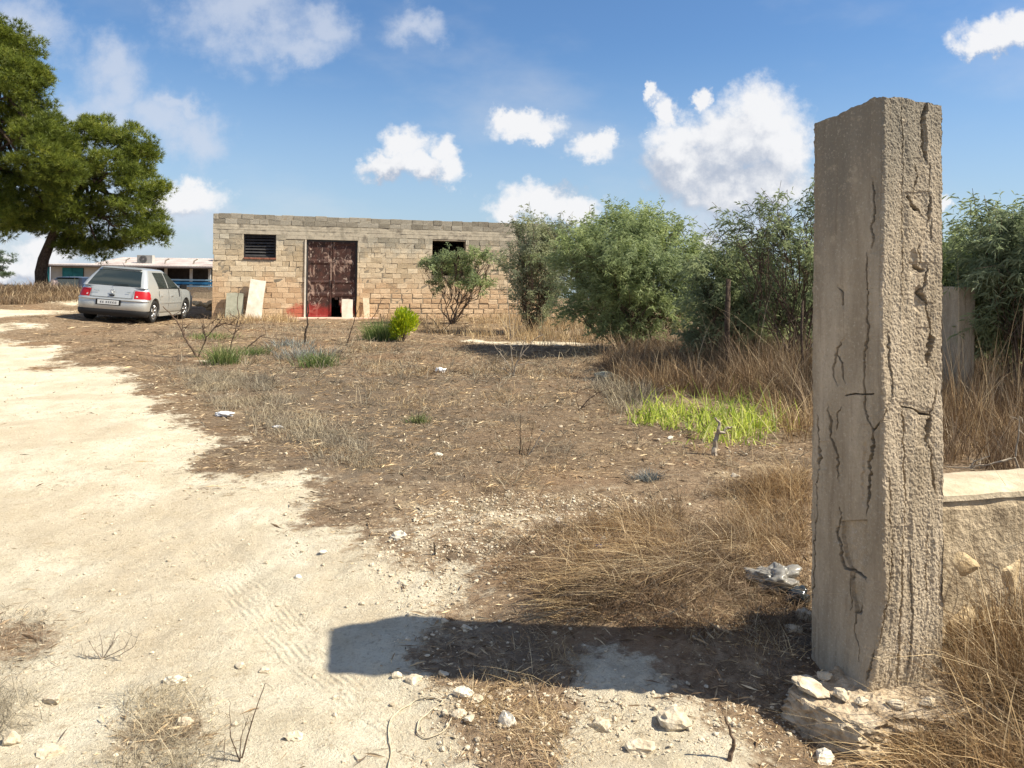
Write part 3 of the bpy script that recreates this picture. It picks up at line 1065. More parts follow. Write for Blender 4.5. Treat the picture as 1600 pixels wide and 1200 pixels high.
CR_L = [(zc5([(345, 480), (355, 600), (340, 700), (345, 790), (335, 830)]), 1.5, .016),
        (zc5([(310, 850), (315, 950), (318, 1050), (318, 1190)]), 1.0, .012),
        (zc6([(318, 0), (315, 130), (300, 250), (298, 380), (297, 480), (310, 560), (345, 640)]), 1.3, .016),
        (zc6([(340, 635), (348, 700), (330, 780), (312, 812), (325, 850), (325, 950), (322, 1040), (308, 1085)]), 3.6, .045),
        (zc6([(180, 180), (155, 230), (150, 280), (135, 320), (150, 390)]), 1.2, .014),
        (zc6([(155, 245), (185, 290), (190, 350), (198, 378)]), 1.3, .014),
        (zc6([(200, 460), (250, 450), (290, 455), (345, 452)]), 1.0, .010),
        (zc6([(110, 520), (125, 600), (120, 680), (155, 760), (165, 890)]), 1.2, .014),
        (zc6([(185, 515), (160, 560), (158, 640)]), .9, .010),
        (zc6([(58, 560), (60, 720)]), .8, .009),
        (zc6([(60, 725), (66, 780), (66, 820)]), 2.4, .02),
        (zc6([(68, 830), (55, 920), (55, 1050), (48, 1190)]), 1.2, .012),
        (zc7([(240, 0), (245, 150), (235, 270), (230, 420)]), 1.0, .012),
        (zc6([(180, 1090), (160, 1150), (165, 1200)]), 1.6, .02),
        (zc7([(355, 0), (375, 60), (385, 140), (400, 190), (440, 212), (492, 248)]), 2.0, .025),
        (zc7([(440, 212), (425, 270), (435, 330), (430, 410)]), 1.5, .02),
        (zc7([(492, 250), (485, 350), (460, 440), (455, 520), (470, 600), (470, 680)]), 1.0, .012),
        (zc6([(345, 640), (400, 590)]), 1.1, .012),
        (zc6([(170, 1040), (185, 1100)]), .9, .01),
        (zc5([(170, 1040), (185, 1060), (190, 1120)]), 1.2, .013),
        (zc7([(575, 600), (545, 650), (535, 700), (515, 780)]), 2.0, .022)]
CR_F = [(zc5([(628, 70), (612, 180), (610, 300), (628, 370)]), 2.8, .024),
        (zc5([(560, 380), (577, 450), (565, 510), (560, 560)]), 1.8, .018),
        (zc5([(530, 560), (555, 600), (575, 620)]), 4.2, .012),
        (zc5([(575, 610), (600, 640)]), 1.5, .014),
        (zc5([(648, 555), (650, 610), (636, 690)]), 2.8, .024),
        (zc5([(655, 690), (655, 775)]), 1.2, .014),
        (zc5([(605, 780), (585, 830), (600, 880), (595, 925)]), 1.4, .015),
        (zc5([(575, 925), (608, 945)]), 3.6, .012),
        (zc5([(637, 935), (622, 1000), (602, 1060), (630, 1110), (636, 1180)]), 2.0, .024),
        (zc6([(630, 0), (640, 60), (645, 120)]), 1.8, .018),
        (zc6([(648, 130), (650, 190), (638, 255), (635, 290)]), 3.6, .034),
        (zc6([(640, 300), (672, 370), (680, 470), (660, 540), (650, 575)]), 1.5, .018),
        (zc6([(650, 570), (632, 630), (630, 700)]), 2.9, .03),
        (zc6([(632, 700), (655, 770), (658, 860), (665, 920), (672, 975)]), 2.0, .018),
        (zc6([(510, 520), (560, 528), (600, 555), (645, 560)]), 1.5, .014),
        (zc6([(430, 150), (435, 240), (445, 380), (450, 460)]), 1.2, .012),
        (zc6([(400, 590), (425, 535), (430, 500)]), 1.2, .012),
        (zc6([(500, 500), (510, 620), (512, 830), (515, 1000), (515, 1190)]), 1.6, .014),
        (zc6([(430, 860), (440, 1000), (440, 1190)]), 1.4, .012),
        (zc7([(655, 0), (650, 130), (640, 260), (612, 430), (590, 560), (570, 630)]), 1.7, .018),
        (zc7([(705, 0), (702, 140), (698, 300), (690, 430), (685, 560), (680, 700), (675, 850)]), 2.2, .015),
        (zc7([(745, 130), (748, 300), (752, 500), (735, 720)]), 1.2, .009),
        (zc7([(828, 0), (822, 200), (825, 380)]), 1.4, .010),
        (zc7([(895, 100), (892, 380)]), 1.2, .008),
        (zc5([(498, 40), (502, 300), (500, 560), (503, 900), (500, 1190)]), 1.3, .007),
        (zc5([(640, 380), (640, 560)]), 1.0, .008)]
SPALL = np.array([(1314, 814), (1356, 812), (1357, 868), (1352, 905), (1345, 960), (1336, 958), (1328, 890), (1318, 860)])


def ip(tab, v):
    t = np.array(tab, float)
    return np.interp(v, t[:, 0], t[:, 1])


def pillar(fl, fr, bl, nL, nF, nZ, ztop, zbot, detail, name, mat):
    """corners as functions of z -> (x, y); one closed sheet round the pillar plus its top"""
    zs_ = np.linspace(0, 1, nZ)
    nB, nR = 24, 24
    cols = []
    # perimeter parameter: left face from bl to fl, front fl->fr, right fr->br, back br->bl
    sL = np.linspace(0, 1, nL, endpoint=False)
    sF = np.linspace(0, 1, nF, endpoint=False)
    sR = np.linspace(0, 1, nR, endpoint=False)
    face = np.concatenate([np.zeros(nL), np.ones(nF), np.full(nR, 2), np.full(nB, 3)]).astype(int)
    s = np.concatenate([sL, sF, sR, sR])
    n = len(s)
    FI, ZI = np.meshgrid(np.arange(n), zs_)
    fidx = face[FI]
    S = s[FI]
    zt = ztop(fidx, S)
    Zw = zbot + (zt - zbot) * ZI
    cFL, cFR, cBL = fl(Zw), fr(Zw), bl(Zw)
    cBR = [cBL[k] + (cFR[k] - cFL[k]) for k in (0, 1)]
    P = []
    N_ = []
    for k in (0, 1):
        a = np.select([fidx == 0, fidx == 1, fidx == 2, fidx == 3], [cBL[k], cFL[k], cFR[k], cBR[k]])
        b_ = np.select([fidx == 0, fidx == 1, fidx == 2, fidx == 3], [cFL[k], cFR[k], cBR[k], cBL[k]])
        P.append(a + (b_ - a) * S)
        N_.append(b_ - a)
    L = np.hypot(N_[0], N_[1])
    nxv, nyv = N_[1] / L, -N_[0] / L
    # soften corners: push in near face ends
    edge = np.minimum(S, 1 - S) * L
    cor = .007 * np.exp(-(edge / .006) ** 2) * (1 + 1.2 * vn(Zw * 40, FI * 0.0, 3) + .6 * vn(Zw * 160, FI * 0.0, 4))
    t1 = S * L + fidx * 1.7
    d = .0035 * fbm(t1 * 14, Zw * 5, 70, 4) + (.0012 + .0012 * (fidx == 1)) * fbm(t1 * 170, Zw * 150, 80, 3) - cor
    d += .0022 * fbm(t1 * 30, Zw * 12, 91, 3) * (fidx == 1) + .0025 * fbm(t1 * 130, Zw * 110, 92, 2) * (fidx == 1)
    low = sst(1.3, .25, Zw) * (fidx == 1)
    d += low * (.0045 * fbm(t1 * 60, Zw * 14, 95, 4) + .004 * np.abs(fbm(t1 * 60, Zw * 4, 96, 2)))
    rub = np.zeros_like(d)
    # board seams with exposed pebbles
    for fc, ss in ((0, (.20, .57, .85)), (1, (.31, .74))):
        for q_ in ss:
            w_ = np.exp(-(((S - q_) * L + .0015 * vn(Zw * 8, Zw * 0, 5)) / .004) ** 2) * (fidx == fc)
            d += w_ * (.0035 * (vn(t1 * 100, Zw * 130, 7) + .25))
            rub = np.maximum(rub, w_ * .8)
    crk = np.zeros_like(d)
    if detail:
        Pw = np.stack([P[0].ravel(), P[1].ravel(), Zw.ravel()], 1)
        px, py = proj(Pw)
        px = px.reshape(P[0].shape) + 3.0 * vn(Zw * 24, Zw * 0 + fidx, 31) + 2.4 * vn(Zw * 70, Zw * 0 + fidx, 32) + 1.2 * vn(Zw * 190, Zw * 0 + fidx, 33)
        py = py.reshape(P[0].shape)
        for fc, lst in ((0, CR_L), (1, CR_F)):
            for pts, w_, dep in lst:
                pts = np.array(pts)
                m_ = (fidx == fc) & (py > pts[:, 1].min() - 8) & (py < pts[:, 1].max() + 8)
                if not m_.any():
                    continue
                dist, _s = seg_dist(px[m_], py[m_], pts)
                tp = (py[m_] - pts[:, 1].min()) / (np.ptp(pts[:, 1]) + 1e-6)
                tp = np.where(np.ptp(pts[:, 1]) < 25, .5, tp)
                ww = w_ * (1.15 if fc == 1 else 1.0) * (.55 + 1.3 * np.abs(vn(py[m_] * .07, py[m_] * 0, 12)) + .5 * vn(py[m_] * .45, py[m_] * 0, 13)) * (.25 + .75 * sst(-.02, .18, tp) * sst(1.02, .8, tp))
                pr = 1 - sst(ww * .6, ww * 1.1, dist)
                if w_ > 1.1:
                    sg = 1 if int(pts[0, 1] * 7) % 2 else -1
                    d[m_] -= np.where(_s * sg > 0, .0035 * (1 - sst(3 * w_, 7 * w_ + 2, dist)), 0)
                crk[m_] = np.maximum(crk[m_], pr * (dep * 2.6 + .008))
        # spalled patch on the left face, and chips beside the wide cracks
        m_ = (fidx == 0) & in_poly(px, py, SPALL)
        d[m_] -= .016 + .006 * vn(t1[m_] * 60, Zw[m_] * 60, 15)
        rub[m_] = 1
        for (ax, ay, rx, ry, fc) in [(1428, 410, 7, 22, 1), (1438, 470, 9, 20, 1), (1445, 205, 4, 45, 1), (1437, 465, 7, 20, 1), (1350, 740, 5, 55, 0)]:
            w_ = (fidx == fc) * (1 - sst(.7, 1.05, np.hypot((px - ax) / rx, (py - ay) / ry)))
            d -= .009 * w_
            rub = np.maximum(rub, w_ * .8)
    d -= crk
    V = np.stack([P[0] + nxv * d, P[1] + nyv * d, Zw], -1).reshape(-1, 3)
    r_ = np.arange(nZ - 1)[:, None] * n
    c_ = np.arange(n)[None, :]
    c2 = (c_ + 1) % n
    q = np.stack([r_ + c_, r_ + c2, r_ + n + c2, r_ + n + c_], -1).reshape(-1, 4)
    top = np.arange(n) + (nZ - 1) * n
    ctr = V[top].mean(0)
    rings = []
    VV = [V]
    off = len(V)
    prev = top
    tq = []
    for f_ in (.85, .6, .3):
        R_ = ctr + (V[top] - ctr) * f_
        R_[:, 2] += .012 * fbm(R_[:, 0] * 25, R_[:, 1] * 25, 33, 3)
        VV.append(R_)
        cur = off + np.arange(n)
        off += n
        tq.append(np.stack([prev, np.roll(prev, -1), np.roll(cur, -1), cur], 1))
        prev = cur
    VV.append(ctr[None])
    tt = np.stack([prev, np.roll(prev, -1), np.full(n, off)], 1)
    c_attr = np.concatenate([crk.ravel() * 45, np.zeros(3 * n + 1)])
    r_attr = np.concatenate([rub.ravel(), np.full(3 * n + 1, .6)])
    me = mesh_np(name, np.concatenate(VV), [np.concatenate([q] + tq), tt], False, {'crack': np.clip(c_attr, 0, 1), 'rubble': r_attr})
    return link(name, me, mat)


def mat_pillar():
    m, nt, b = new_mat('pillar_concrete', 0.95, 0.12)
    p = wpos(nt)
    ps = nt.v('MULTIPLY', p, (1, 1, .22))
    n1 = nt.noise(ps, 9, 7, 0.65)
    n2 = nt.noise(p, 90, 5, 0.7)
    n3 = nt.noise(p, 320, 3, 0.7)
    z = nt.new('ShaderNodeSeparateXYZ', {0: p}).outputs[2]
    c = nt.ramp(n1, [(0.30, (0.31, 0.25, 0.175)), (0.5, (0.42, 0.345, 0.25)), (0.7, (0.54, 0.45, 0.335))])
    # grey weathered head
    gy_ = nt.step(nt.m('ADD', z, nt.m('MULTIPLY', nt.m('SUBTRACT', nt.noise(ps, 6, 5, 0.6), 0.5), 1.4)), 1.55, 2.30)
    c = nt.mix(nt.m('MULTIPLY', gy_, 0.8), c, (0.205, 0.185, 0.15))
    streaks = nt.noise(nt.v('MULTIPLY', p, (26, 26, 1.6)), 1.0, 5, 0.65)
    c = nt.mix(nt.m('MULTIPLY', nt.step(streaks, 0.52, 0.68), 0.45), c, (0.20, 0.15, 0.10))
    c = nt.mix(nt.m('MULTIPLY', nt.step(nt.noise(p, 14, 6, 0.7), 0.55, 0.68), 0.4), c, (0.60, 0.49, 0.35))
    c = nt.mix(nt.m('MULTIPLY', nt.step(n2, 0.55, 0.72), 0.6), c, (0.68, 0.60, 0.48))
    c = nt.mix(nt.m('MULTIPLY', nt.step(n2, 0.46, 0.32), 0.4), c, (0.24, 0.185, 0.13))
    c = nt.mix(nt.m('MULTIPLY', attr(nt, 'rubble'), nt.step(nt.noise(p, 110, 4, 0.7), 0.52, 0.66)), c, (0.56, 0.48, 0.37))
    setc(nt, b, c)
    c0 = nt.noise(p, 30, 6, 0.7)
    hh = nt.m('ADD', nt.m('MULTIPLY', n2, 0.5), nt.m('ADD', nt.m('MULTIPLY', n3, 0.5), nt.m('MULTIPLY', c0, 0.8)))
    bump(nt, b, hh, 0.006)
    return m


M['pillar'] = mat_pillar()


def corner(tab, Yd):
    t = np.array(tab, float)
    pts = np.array([atY(x, y, Yd) for y, x in t])

    def f(z):
        return [np.interp(z, pts[::-1, 2], pts[::-1, 0]), np.full(np.shape(z), Yd)]
    return f


fl_ = corner([(150, 1381), (480, 1377), (700, 1380), (950, 1380), (1010, 1371), (1085, 1356)], 2.84)
fr_ = corner([(163, 1473), (600, 1475), (900, 1476), (1085, 1474)], 2.95)
bl_ = corner([(195, 1271), (500, 1268), (900, 1266), (1010, 1266)], 3.20)
_tl = zc5([(35, 180), (100, 150), (160, 135), (220, 102), (270, 80), (340, 42), (400, 37)])
_tf = zc5([(400, 37), (440, 42), (500, 43), (560, 58), (600, 66), (640, 70), (710, 82)])


def ztop1(fi, S):
    # heights of the broken rim
    sl = np.linspace(0, 1, 8)
    x0 = np.array([(x - 1271) / (1381 - 1271) for x, y in _tl])
    yl = np.array([1 / (1 / 3.2 + (1 / 2.84 - 1 / 3.2) * max(0, s_)) for s_ in x0])
    zl = np.array([atY(x, y, d_)[2] for (x, y), d_ in zip(_tl, yl)])
    # parameter along the face from the projected one
    tl = (yl - 3.2) / (2.84 - 3.2)
    x1 = np.array([(x - 1380) / (1473 - 1380) for x, y in _tf])
    yf = np.array([1 / (1 / 2.84 + (1 / 2.95 - 1 / 2.84) * s_) for s_ in x1])
    zf = np.array([atY(x, y, d_)[2] for (x, y), d_ in zip(_tf, yf)])
    tf = (yf - 2.84) / (2.95 - 2.84)
    z = np.select([fi == 0, fi == 1, fi == 2, fi == 3],
                  [np.interp(S, tl, zl), np.interp(S, tf, zf), zf[-1] + (zl[0] - zf[-1]) * S, zl[0] + 0 * S])
    return z + .006 * fbm(S * 14, fi * 3.1, 55, 4)


pl = pillar(fl_, fr_, bl_, 190, 170, 900, ztop1, -0.06, True, 'concrete_pillar', M['pillar'])
tag(pl, 'tall cracked concrete gate pillar standing on broken footing', 'pillar')


def corner2(x, y):
    return lambda z: [np.full(np.shape(z), x), np.full(np.shape(z), y)]


_p2 = atY(1497, 500, 9.4)
dF = np.array([.287, .11]) * .95
dL = np.array([-.123, .36])
pl2 = pillar(corner2(_p2[0], _p2[1]), corner2(_p2[0] + dF[0], _p2[1] + dF[1]), corner2(_p2[0] + dL[0], _p2[1] + dL[1]), 60, 60, 260,
             lambda fi, S: 1.535 + .01 * fbm(S * 9, fi * 2.0, 5, 3), -0.05, False, 'concrete_pillar', M['pillar'])
tag(pl2, 'short concrete pillar half buried in brown brush behind the tall cracked one', 'pillar')

# ------------------------------------------------------------------ low wall right of the pillar
WD = math.radians(13.5)
lw = empty('rubble_wall', (1.70, 3.13, 0), WD, 'low rendered rubble wall running right from the cracked pillar', 'wall')
g = MB()
nxw, L_, T_ = 90, 3.6, .30
prof = [(0.0, -.1), (0.0, .12), (-.006, .30), (.0, .42), (.0, .55), (-.004, .66), (.012, .705), (.03, .715), (.12, .722), (.22, .72), (T_ - .01, .70), (T_, .64), (T_, -.1)]
V = []
for u in np.linspace(0, L_, nxw):
    for k, (y, z) in enumerate(prof):
        zz = z + .012 * fbm(np.array([u * 6]), np.array([k * .7]), 3, 3)[0] * (z > 0) + .02 * sst(0, 3, u) * (z > .5)
        V.append((u, y + .012 * fbm(np.array([u * 8]), np.array([z * 9.]), 8, 3)[0], float(zz)))
np_ = len(prof)
g.add(V, [(i * np_ + k, (i + 1) * np_ + k, (i + 1) * np_ + k + 1, i * np_ + k + 1) for i in range(nxw - 1) for k in range(np_ - 1)])
M['render'] = mat_noise('old_render', (0.27, 0.21, 0.14), (0.46, 0.37, 0.25), 11, 0.95, 38, 0.02, c3=(0.64, 0.52, 0.36))
g.build('wall_body', M['render'], lw)
M['wallstone'] = mat_noise('ochre_stone', (0.44, 0.32, 0.18), (0.66, 0.53, 0.34), 14, 0.95, 60, 0.008)
# flat topping of pale mortar
g = MB()
V = []
for i, u in enumerate(np.linspace(0.0, L_, 60)):
    e0 = .006 + .010 * vn(np.array([u * 9]), np.array([0.]), 4)[0]
    for (y, z) in [(-.010 + e0, .700), (-.008 + e0, .722), (.05, .733), (.15, .738), (.25, .734), (.30 + e0, .722), (.305, .69)]:
        V.append((u, y, z + .02 * float(sst(0, 3, u)) + .007 * vn(np.array([u * 14]), np.array([y * 20.]), 6)[0]))
g.add(V, [(i * 7 + k, (i + 1) * 7 + k, (i + 1) * 7 + k + 1, i * 7 + k + 1) for i in range(59) for k in range(6)])
g.build('coping', mat_noise('pale_mortar', (0.40, 0.33, 0.23), (0.60, 0.51, 0.37), 9, 0.95, 60, 0.006), lw)
for i, (u, z, w, h) in enumerate([(.19, .43, .15, .14), (.44, .37, .12, .15), (.17, .22, .13, .12), (.34, .17, .16, .13), (.60, .42, .15, .12), (.57, .22, .17, .15), (.80, .33, .14, .17),
                                  (1.0, .45, .17, .13), (1.02, .20, .2, .15), (1.25, .36, .2, .16), (1.5, .25, .2, .18), (1.8, .4, .22, .16), (2.1, .25, .2, .18), (.05, .55, .06, .16)]):
    me = rock_mesh('wall_stone', (w * .66, .026, h * .66), 40 + i, 3, .07)
    link('stone', me, M['wallstone'], lw, (u, .007, z))

# ------------------------------------------------------------------ broken footing of the pillar
def slab_from_outline(name, px_list, ztop, zbot, mat, seed, rough=.012, sink=0.0):
    out = np.array([atz(x, y, ztop)[:2] for x, y in px_list])
    n = len(out)
    # densify
    P = []
    for i in range(n):
        a, b_ = out[i], out[(i + 1) % n]
        k = max(2, int(np.linalg.norm(b_ - a) / .014))
        for j in range(k):
            P.append(a + (b_ - a) * j / k)
    P = np.array(P)
    m_ = len(P)
    P = P + .010 * np.stack([fbm(P[:, 0] * 25, P[:, 1] * 25, seed, 3), fbm(P[:, 0] * 25, P[:, 1] * 25, seed + 9, 3)], 1)
    c_ = P.mean(0)
    V = []
    fr_l = [1.0] + list(np.linspace(.985, .05, 34))
    rows = []
    g_ = MB()
    for zz, ex in [(zbot + (ztop - zbot) * q_, 1.05 - .05 * q_) for q_ in np.linspace(0, .94, 12)]:
        Q_ = c_ + (P - c_) * ex
        Q_ = Q_ + rough * 1.2 * np.stack([fbm(Q_[:, 0] * 24, Q_[:, 1] * 24 + zz * 90, seed + 2, 5, .65), fbm(Q_[:, 0] * 24, Q_[:, 1] * 24 + zz * 90, seed + 4, 5, .65)], 1)
        V.append(np.c_[Q_, np.full(m_, zz)])
    for f_ in fr_l:
        Q_ = c_ + (P - c_) * f_
        zz = ztop + rough * (fbm(Q_[:, 0] * 14, Q_[:, 1] * 14, seed + 6, 5) + .8 * np.abs(fbm(Q_[:, 0] * 38, Q_[:, 1] * 38, seed + 7, 4, .6))) - (.008 if f_ == 1 else 0)
        V.append(np.c_[Q_, zz])
    V.append(np.array([[c_[0], c_[1], ztop]]))
    R_ = len(V) - 1
    i_ = np.arange(m_)
    j_ = (i_ + 1) % m_
    q = np.concatenate([np.stack([k * m_ + i_, k * m_ + j_, (k + 1) * m_ + j_, (k + 1) * m_ + i_], 1) for k in range(R_ - 1)])
    t = np.stack([(R_ - 1) * m_ + i_, (R_ - 1) * m_ + j_, np.full(m_, R_ * m_)], 1)
    g_.add(np.concatenate(V), q, t)
    return g_.build(name, mat, smooth=False)


ft = slab_from_outline('concrete_footing', [(1229, 1078), (1262, 1058), (1300, 1050), (1330, 1020), (1420, 1010), (1560, 1020), (1640, 1060), (1640, 1110), (1560, 1112), (1500, 1118),
                                            (1440, 1122), (1395, 1122), (1345, 1132), (1330, 1126), (1290, 1112)], .072, -.05, M['rubble'], 3, .020)
tag(ft, 'broken concrete footing slab under the tall cracked pillar', 'footing')
# ------------------------------------------------------------------ cars
def mat_paint(name, c, metal=0.6, rough=0.32, coat=0.6):
    m, nt, b = new_mat(name, rough, 0.5)
    p = objpos(nt)
    n = nt.noise(p, 3, 5, 0.6)
    z = nt.new('ShaderNodeSeparateXYZ', {0: p}).outputs[2]
    dust = nt.m('MULTIPLY', nt.step(nt.m('ADD', z, nt.m('MULTIPLY', nt.m('SUBTRACT', n, 0.5), 0.6)), 0.75, 0.15), 0.55)
    setc(nt, b, nt.mix(dust, c, (0.36, 0.30, 0.22)))
    b.inputs['Metallic'].default_value = metal
    b.inputs['Coat Weight'].default_value = coat
    b.inputs['Coat Roughness'].default_value = 0.12
    nt.l.new(nt.m('ADD', nt.m('MULTIPLY', dust, 0.5), rough), b.inputs['Roughness'])
    return m


def mat_plain(name, c, rough=0.5, spec=0.5, metal=0.0, coat=0.0):
    m, nt, b = new_mat(name, rough, spec)
    n = nt.noise(wpos(nt), 30, 3, 0.6)
    setc(nt, b, nt.mix(nt.m('MULTIPLY', n, 0.35), c, tuple(x * 0.7 for x in c)))
    b.inputs['Metallic'].default_value = metal
    b.inputs['Coat Weight'].default_value = coat
    return m


M['silver'] = mat_paint('silver_paint', (0.54, 0.56, 0.55), 0.55, 0.32)
M['black_paint'] = mat_paint('black_paint', (0.02, 0.021, 0.024), 0.2, 0.3)
M['glass'] = mat_plain('car_glass', (0.020, 0.028, 0.025), 0.06, 0.8, 0, 0.5)
M['plastic'] = mat_plain('black_plastic', (0.018, 0.018, 0.019), 0.6, 0.3)
M['tyre'] = mat_plain('tyre_rubber', (0.022, 0.021, 0.020), 0.85, 0.2)
M['rim'] = mat_plain('alloy', (0.62, 0.62, 0.62), 0.3, 0.5, 0.85)
M['lamp_red'] = mat_plain('red_lens', (0.40, 0.006, 0.010), 0.35, 0.3, 0, 0.2)
M['lamp_clear'] = mat_plain('clear_lens', (0.55, 0.42, 0.40), 0.15, 0.6, 0, 0.6)
M['plate'] = mat_plain('plate_white', (0.74, 0.75, 0.74), 0.45)
M['chrome'] = mat_plain('chrome', (0.6, 0.6, 0.6), 0.15, 0.5, 1.0)


def rrect(y0, y1, w, rr_, n=10):
    """rounded rectangle ring, x half width w, from y0 (rear) to y1 (front)"""
    pts = []
    rx = min(rr_[0], w * .9)
    for (cx, cy, a0, ry) in ((w - rx, y0 + rr_[1], -90, rr_[1]), (w - rx, y1 - rr_[2], 0, rr_[2]), (-w + rx, y1 - rr_[2], 90, rr_[2]), (-w + rx, y0 + rr_[1], 180, rr_[1])):
        for k in range(n):
            a = math.radians(a0 + 90 * k / (n - 1))
            pts.append((cx + rx * math.cos(a), cy + ry * math.sin(a)))
    # densify the long sides
    out = []
    m = len(pts)
    for i in range(m):
        a, b_ = np.array(pts[i]), np.array(pts[(i + 1) % m])
        L = np.linalg.norm(b_ - a)
        k = max(1, int(round(L / .09)))
        out.append((pts[i], pts[(i + 1) % m], k))
    return out


_N = 220


def resample(ring, n=_N):
    P = np.array(ring + [ring[0]])
    d = np.r_[0, np.cumsum(np.linalg.norm(np.diff(P, axis=0), axis=1))]
    t = np.linspace(0, d[-1], n, endpoint=False)
    return np.stack([np.interp(t, d, P[:, 0]), np.interp(t, d, P[:, 1])], 1)


def ring_at(y0, y1, w, rx, r0, r1, n=9):
    pts = []
    for (cx, cy, a0, ry) in ((w - rx, y0 + r0, -90, r0), (w - rx, y1 - r1, 0, r1), (-w + rx, y1 - r1, 90, r1), (-w + rx, y0 + r0, 180, r0)):
        for k in range(n):
            a = math.radians(a0 + 90 * k / (n - 1))
            pts.append((cx + rx * math.cos(a), cy + ry * math.sin(a)))
    # start at the middle of the rear edge so that rings line up
    pts = [(0.0, y0)] + pts[:] 
    return resample(pts)


def hood_z(y):
    return np.interp(y, [0, 2.9, 3.1, 3.5, 3.9, 4.06, 4.15], [.93, .95, .94, .875, .78, .70, .60])


def make_car(name, paint, label, plate_dark):
    root = empty(name, (0, 0, 0), 0, label, 'car')
    lev = [0.0, .06, .22, .40, .55, .68, .80, .90, .97, 1.0]
    rings = []
    for t in lev:
        z = .20 + .73 * t
        w = .8675 - .05 * (1 - min(1, t / .18)) ** 2 - .055 * max(0, (t - .62) / .38) ** 1.6
        y0 = np.interp(t, [0, .08, .22, .50, .56, .60, 1.0], [.10, .04, .0, .0, .035, .06, .155])
        y1 = np.interp(t, [0, .1, .3, .6, .8, 1.0], [4.05, 4.12, 4.15, 4.13, 4.09, 4.02])
        R_ = ring_at(y0, y1, w, .42, .20, .34)
        zz = np.minimum(z, .20 + (hood_z(R_[:, 1]) - .20) * t)
        rings.append(np.c_[R_, zz])
    # close the top: shrink inward with hood heights
    for f_ in (.9, .7, .4):
        R_ = rings[9].copy()
        c_ = np.array([0, 2.0])
        R_[:, 0] *= f_
        R_[:, 1] = 2.0 + (R_[:, 1] - 2.0) * (1 - (1 - f_) * .5)
        R_[:, 2] = hood_z(R_[:, 1]) + .018 * (1 - f_)
        rings.append(R_)
    n = _N
    V = np.concatenate(rings)
    i_ = np.arange(n)
    j_ = (i_ + 1) % n
    q = np.concatenate([np.stack([k * n + i_, k * n + j_, (k + 1) * n + j_, (k + 1) * n + i_], 1) for k in range(len(rings) - 1)])
    bm = bmesh.new()
    vs = [bm.verts.new(v) for v in V]
    for f in q:
        bm.faces.new([vs[k] for k in f])
    bm.faces.new([vs[k] for k in range(n)][::-1])
    bm.faces.new([vs[(len(rings) - 1) * n + k] for k in range(n)])
    bmesh.ops.recalc_face_normals(bm, faces=bm.faces)
    me = bpy.data.meshes.new('body')
    bm.to_mesh(me)
    bm.free()
    tmp = bpy.data.objects.new('tmp', me)
    col.objects.link(tmp)
    cutters = []
    for y in (.72, 3.235):
        for sx_ in (-1, 1):
            bmc = bmesh.new()
            bmesh.ops.create_cone(bmc, cap_ends=True, segments=36, radius1=.365, radius2=.365, depth=.42, matrix=Matrix.Translation((sx_ * .78, y, .31)) @ Matrix.Rotation(math.pi / 2, 4, 'Y'))
            mc = bpy.data.meshes.new('cut')
            bmc.to_mesh(mc)
            bmc.free()
            oc = bpy.data.objects.new('cut', mc)
            col.objects.link(oc)
            cutters.append(oc)
            md = tmp.modifiers.new('b', 'BOOLEAN')
            md.operation = 'DIFFERENCE'
            md.solver = 'EXACT'
            md.object = oc
    dg = bpy.context.evaluated_depsgraph_get()
    dg.update()
    me2 = bpy.data.meshes.new_from_object(tmp.evaluated_get(dg))
    for oc in cutters:
        mcx = oc.data
        bpy.data.objects.remove(oc)
        bpy.data.meshes.remove(mcx)
    bpy.data.objects.remove(tmp)
    me2.polygons.foreach_set('use_smooth', np.ones(len(me2.polygons), bool))
    me2.set_sharp_from_angle(angle=math.radians(38))
    me2.materials.clear()
    body = link('body', me2, paint, root)

    # greenhouse
    def gh(t):
        z = .925 + .475 * t
        y0 = .155 + .42 * t ** 1.15
        y1 = 3.02 - .98 * t ** .92
        w = .812 - .215 * t ** 1.25
        return y0, y1, w, z
    rings = []
    for t in (0, .1, .25, .4, .55, .7, .85, .95, 1.0):
        y0, y1, w, z = gh(t)
        R_ = ring_at(y0, y1, w, .13 + .05 * t, .10 + .03 * t, .35)
        rings.append(np.c_[R_, np.full(n, z)])
    y0, y1, w, z = gh(1.0)
    for f_, dz in ((.97, .016), (.88, .032), (.6, .046), (.3, .052)):
        R_ = rings[8].copy()
        cy = (y0 + y1) / 2
        R_[:, 0] *= f_
        R_[:, 1] = cy + (R_[:, 1] - cy) * (1 - (1 - f_) * .75)
        R_[:, 2] = 1.40 + dz * (1 - .35 * np.clip((R_[:, 1] - 1.3) / 1.0, 0, 1) ** 2)
        rings.append(R_)
    V = np.concatenate(rings)
    nr = len(rings)
    q = np.concatenate([np.stack([k * n + i_, k * n + j_, (k + 1) * n + j_, (k + 1) * n + i_], 1) for k in range(nr - 1)])
    g = MB()
    ctr = rings[-1].mean(0)
    g.add(np.concatenate([V, ctr[None]]), q, np.stack([(nr - 1) * n + i_, (nr - 1) * n + j_, np.full(n, nr * n)], 1))
    roof = g.build('roof', paint, root, True)

    def side_pt(y, t, s, off=.006):
        _, _, w, z = gh(t)
        return (s * (w + off), y, z)

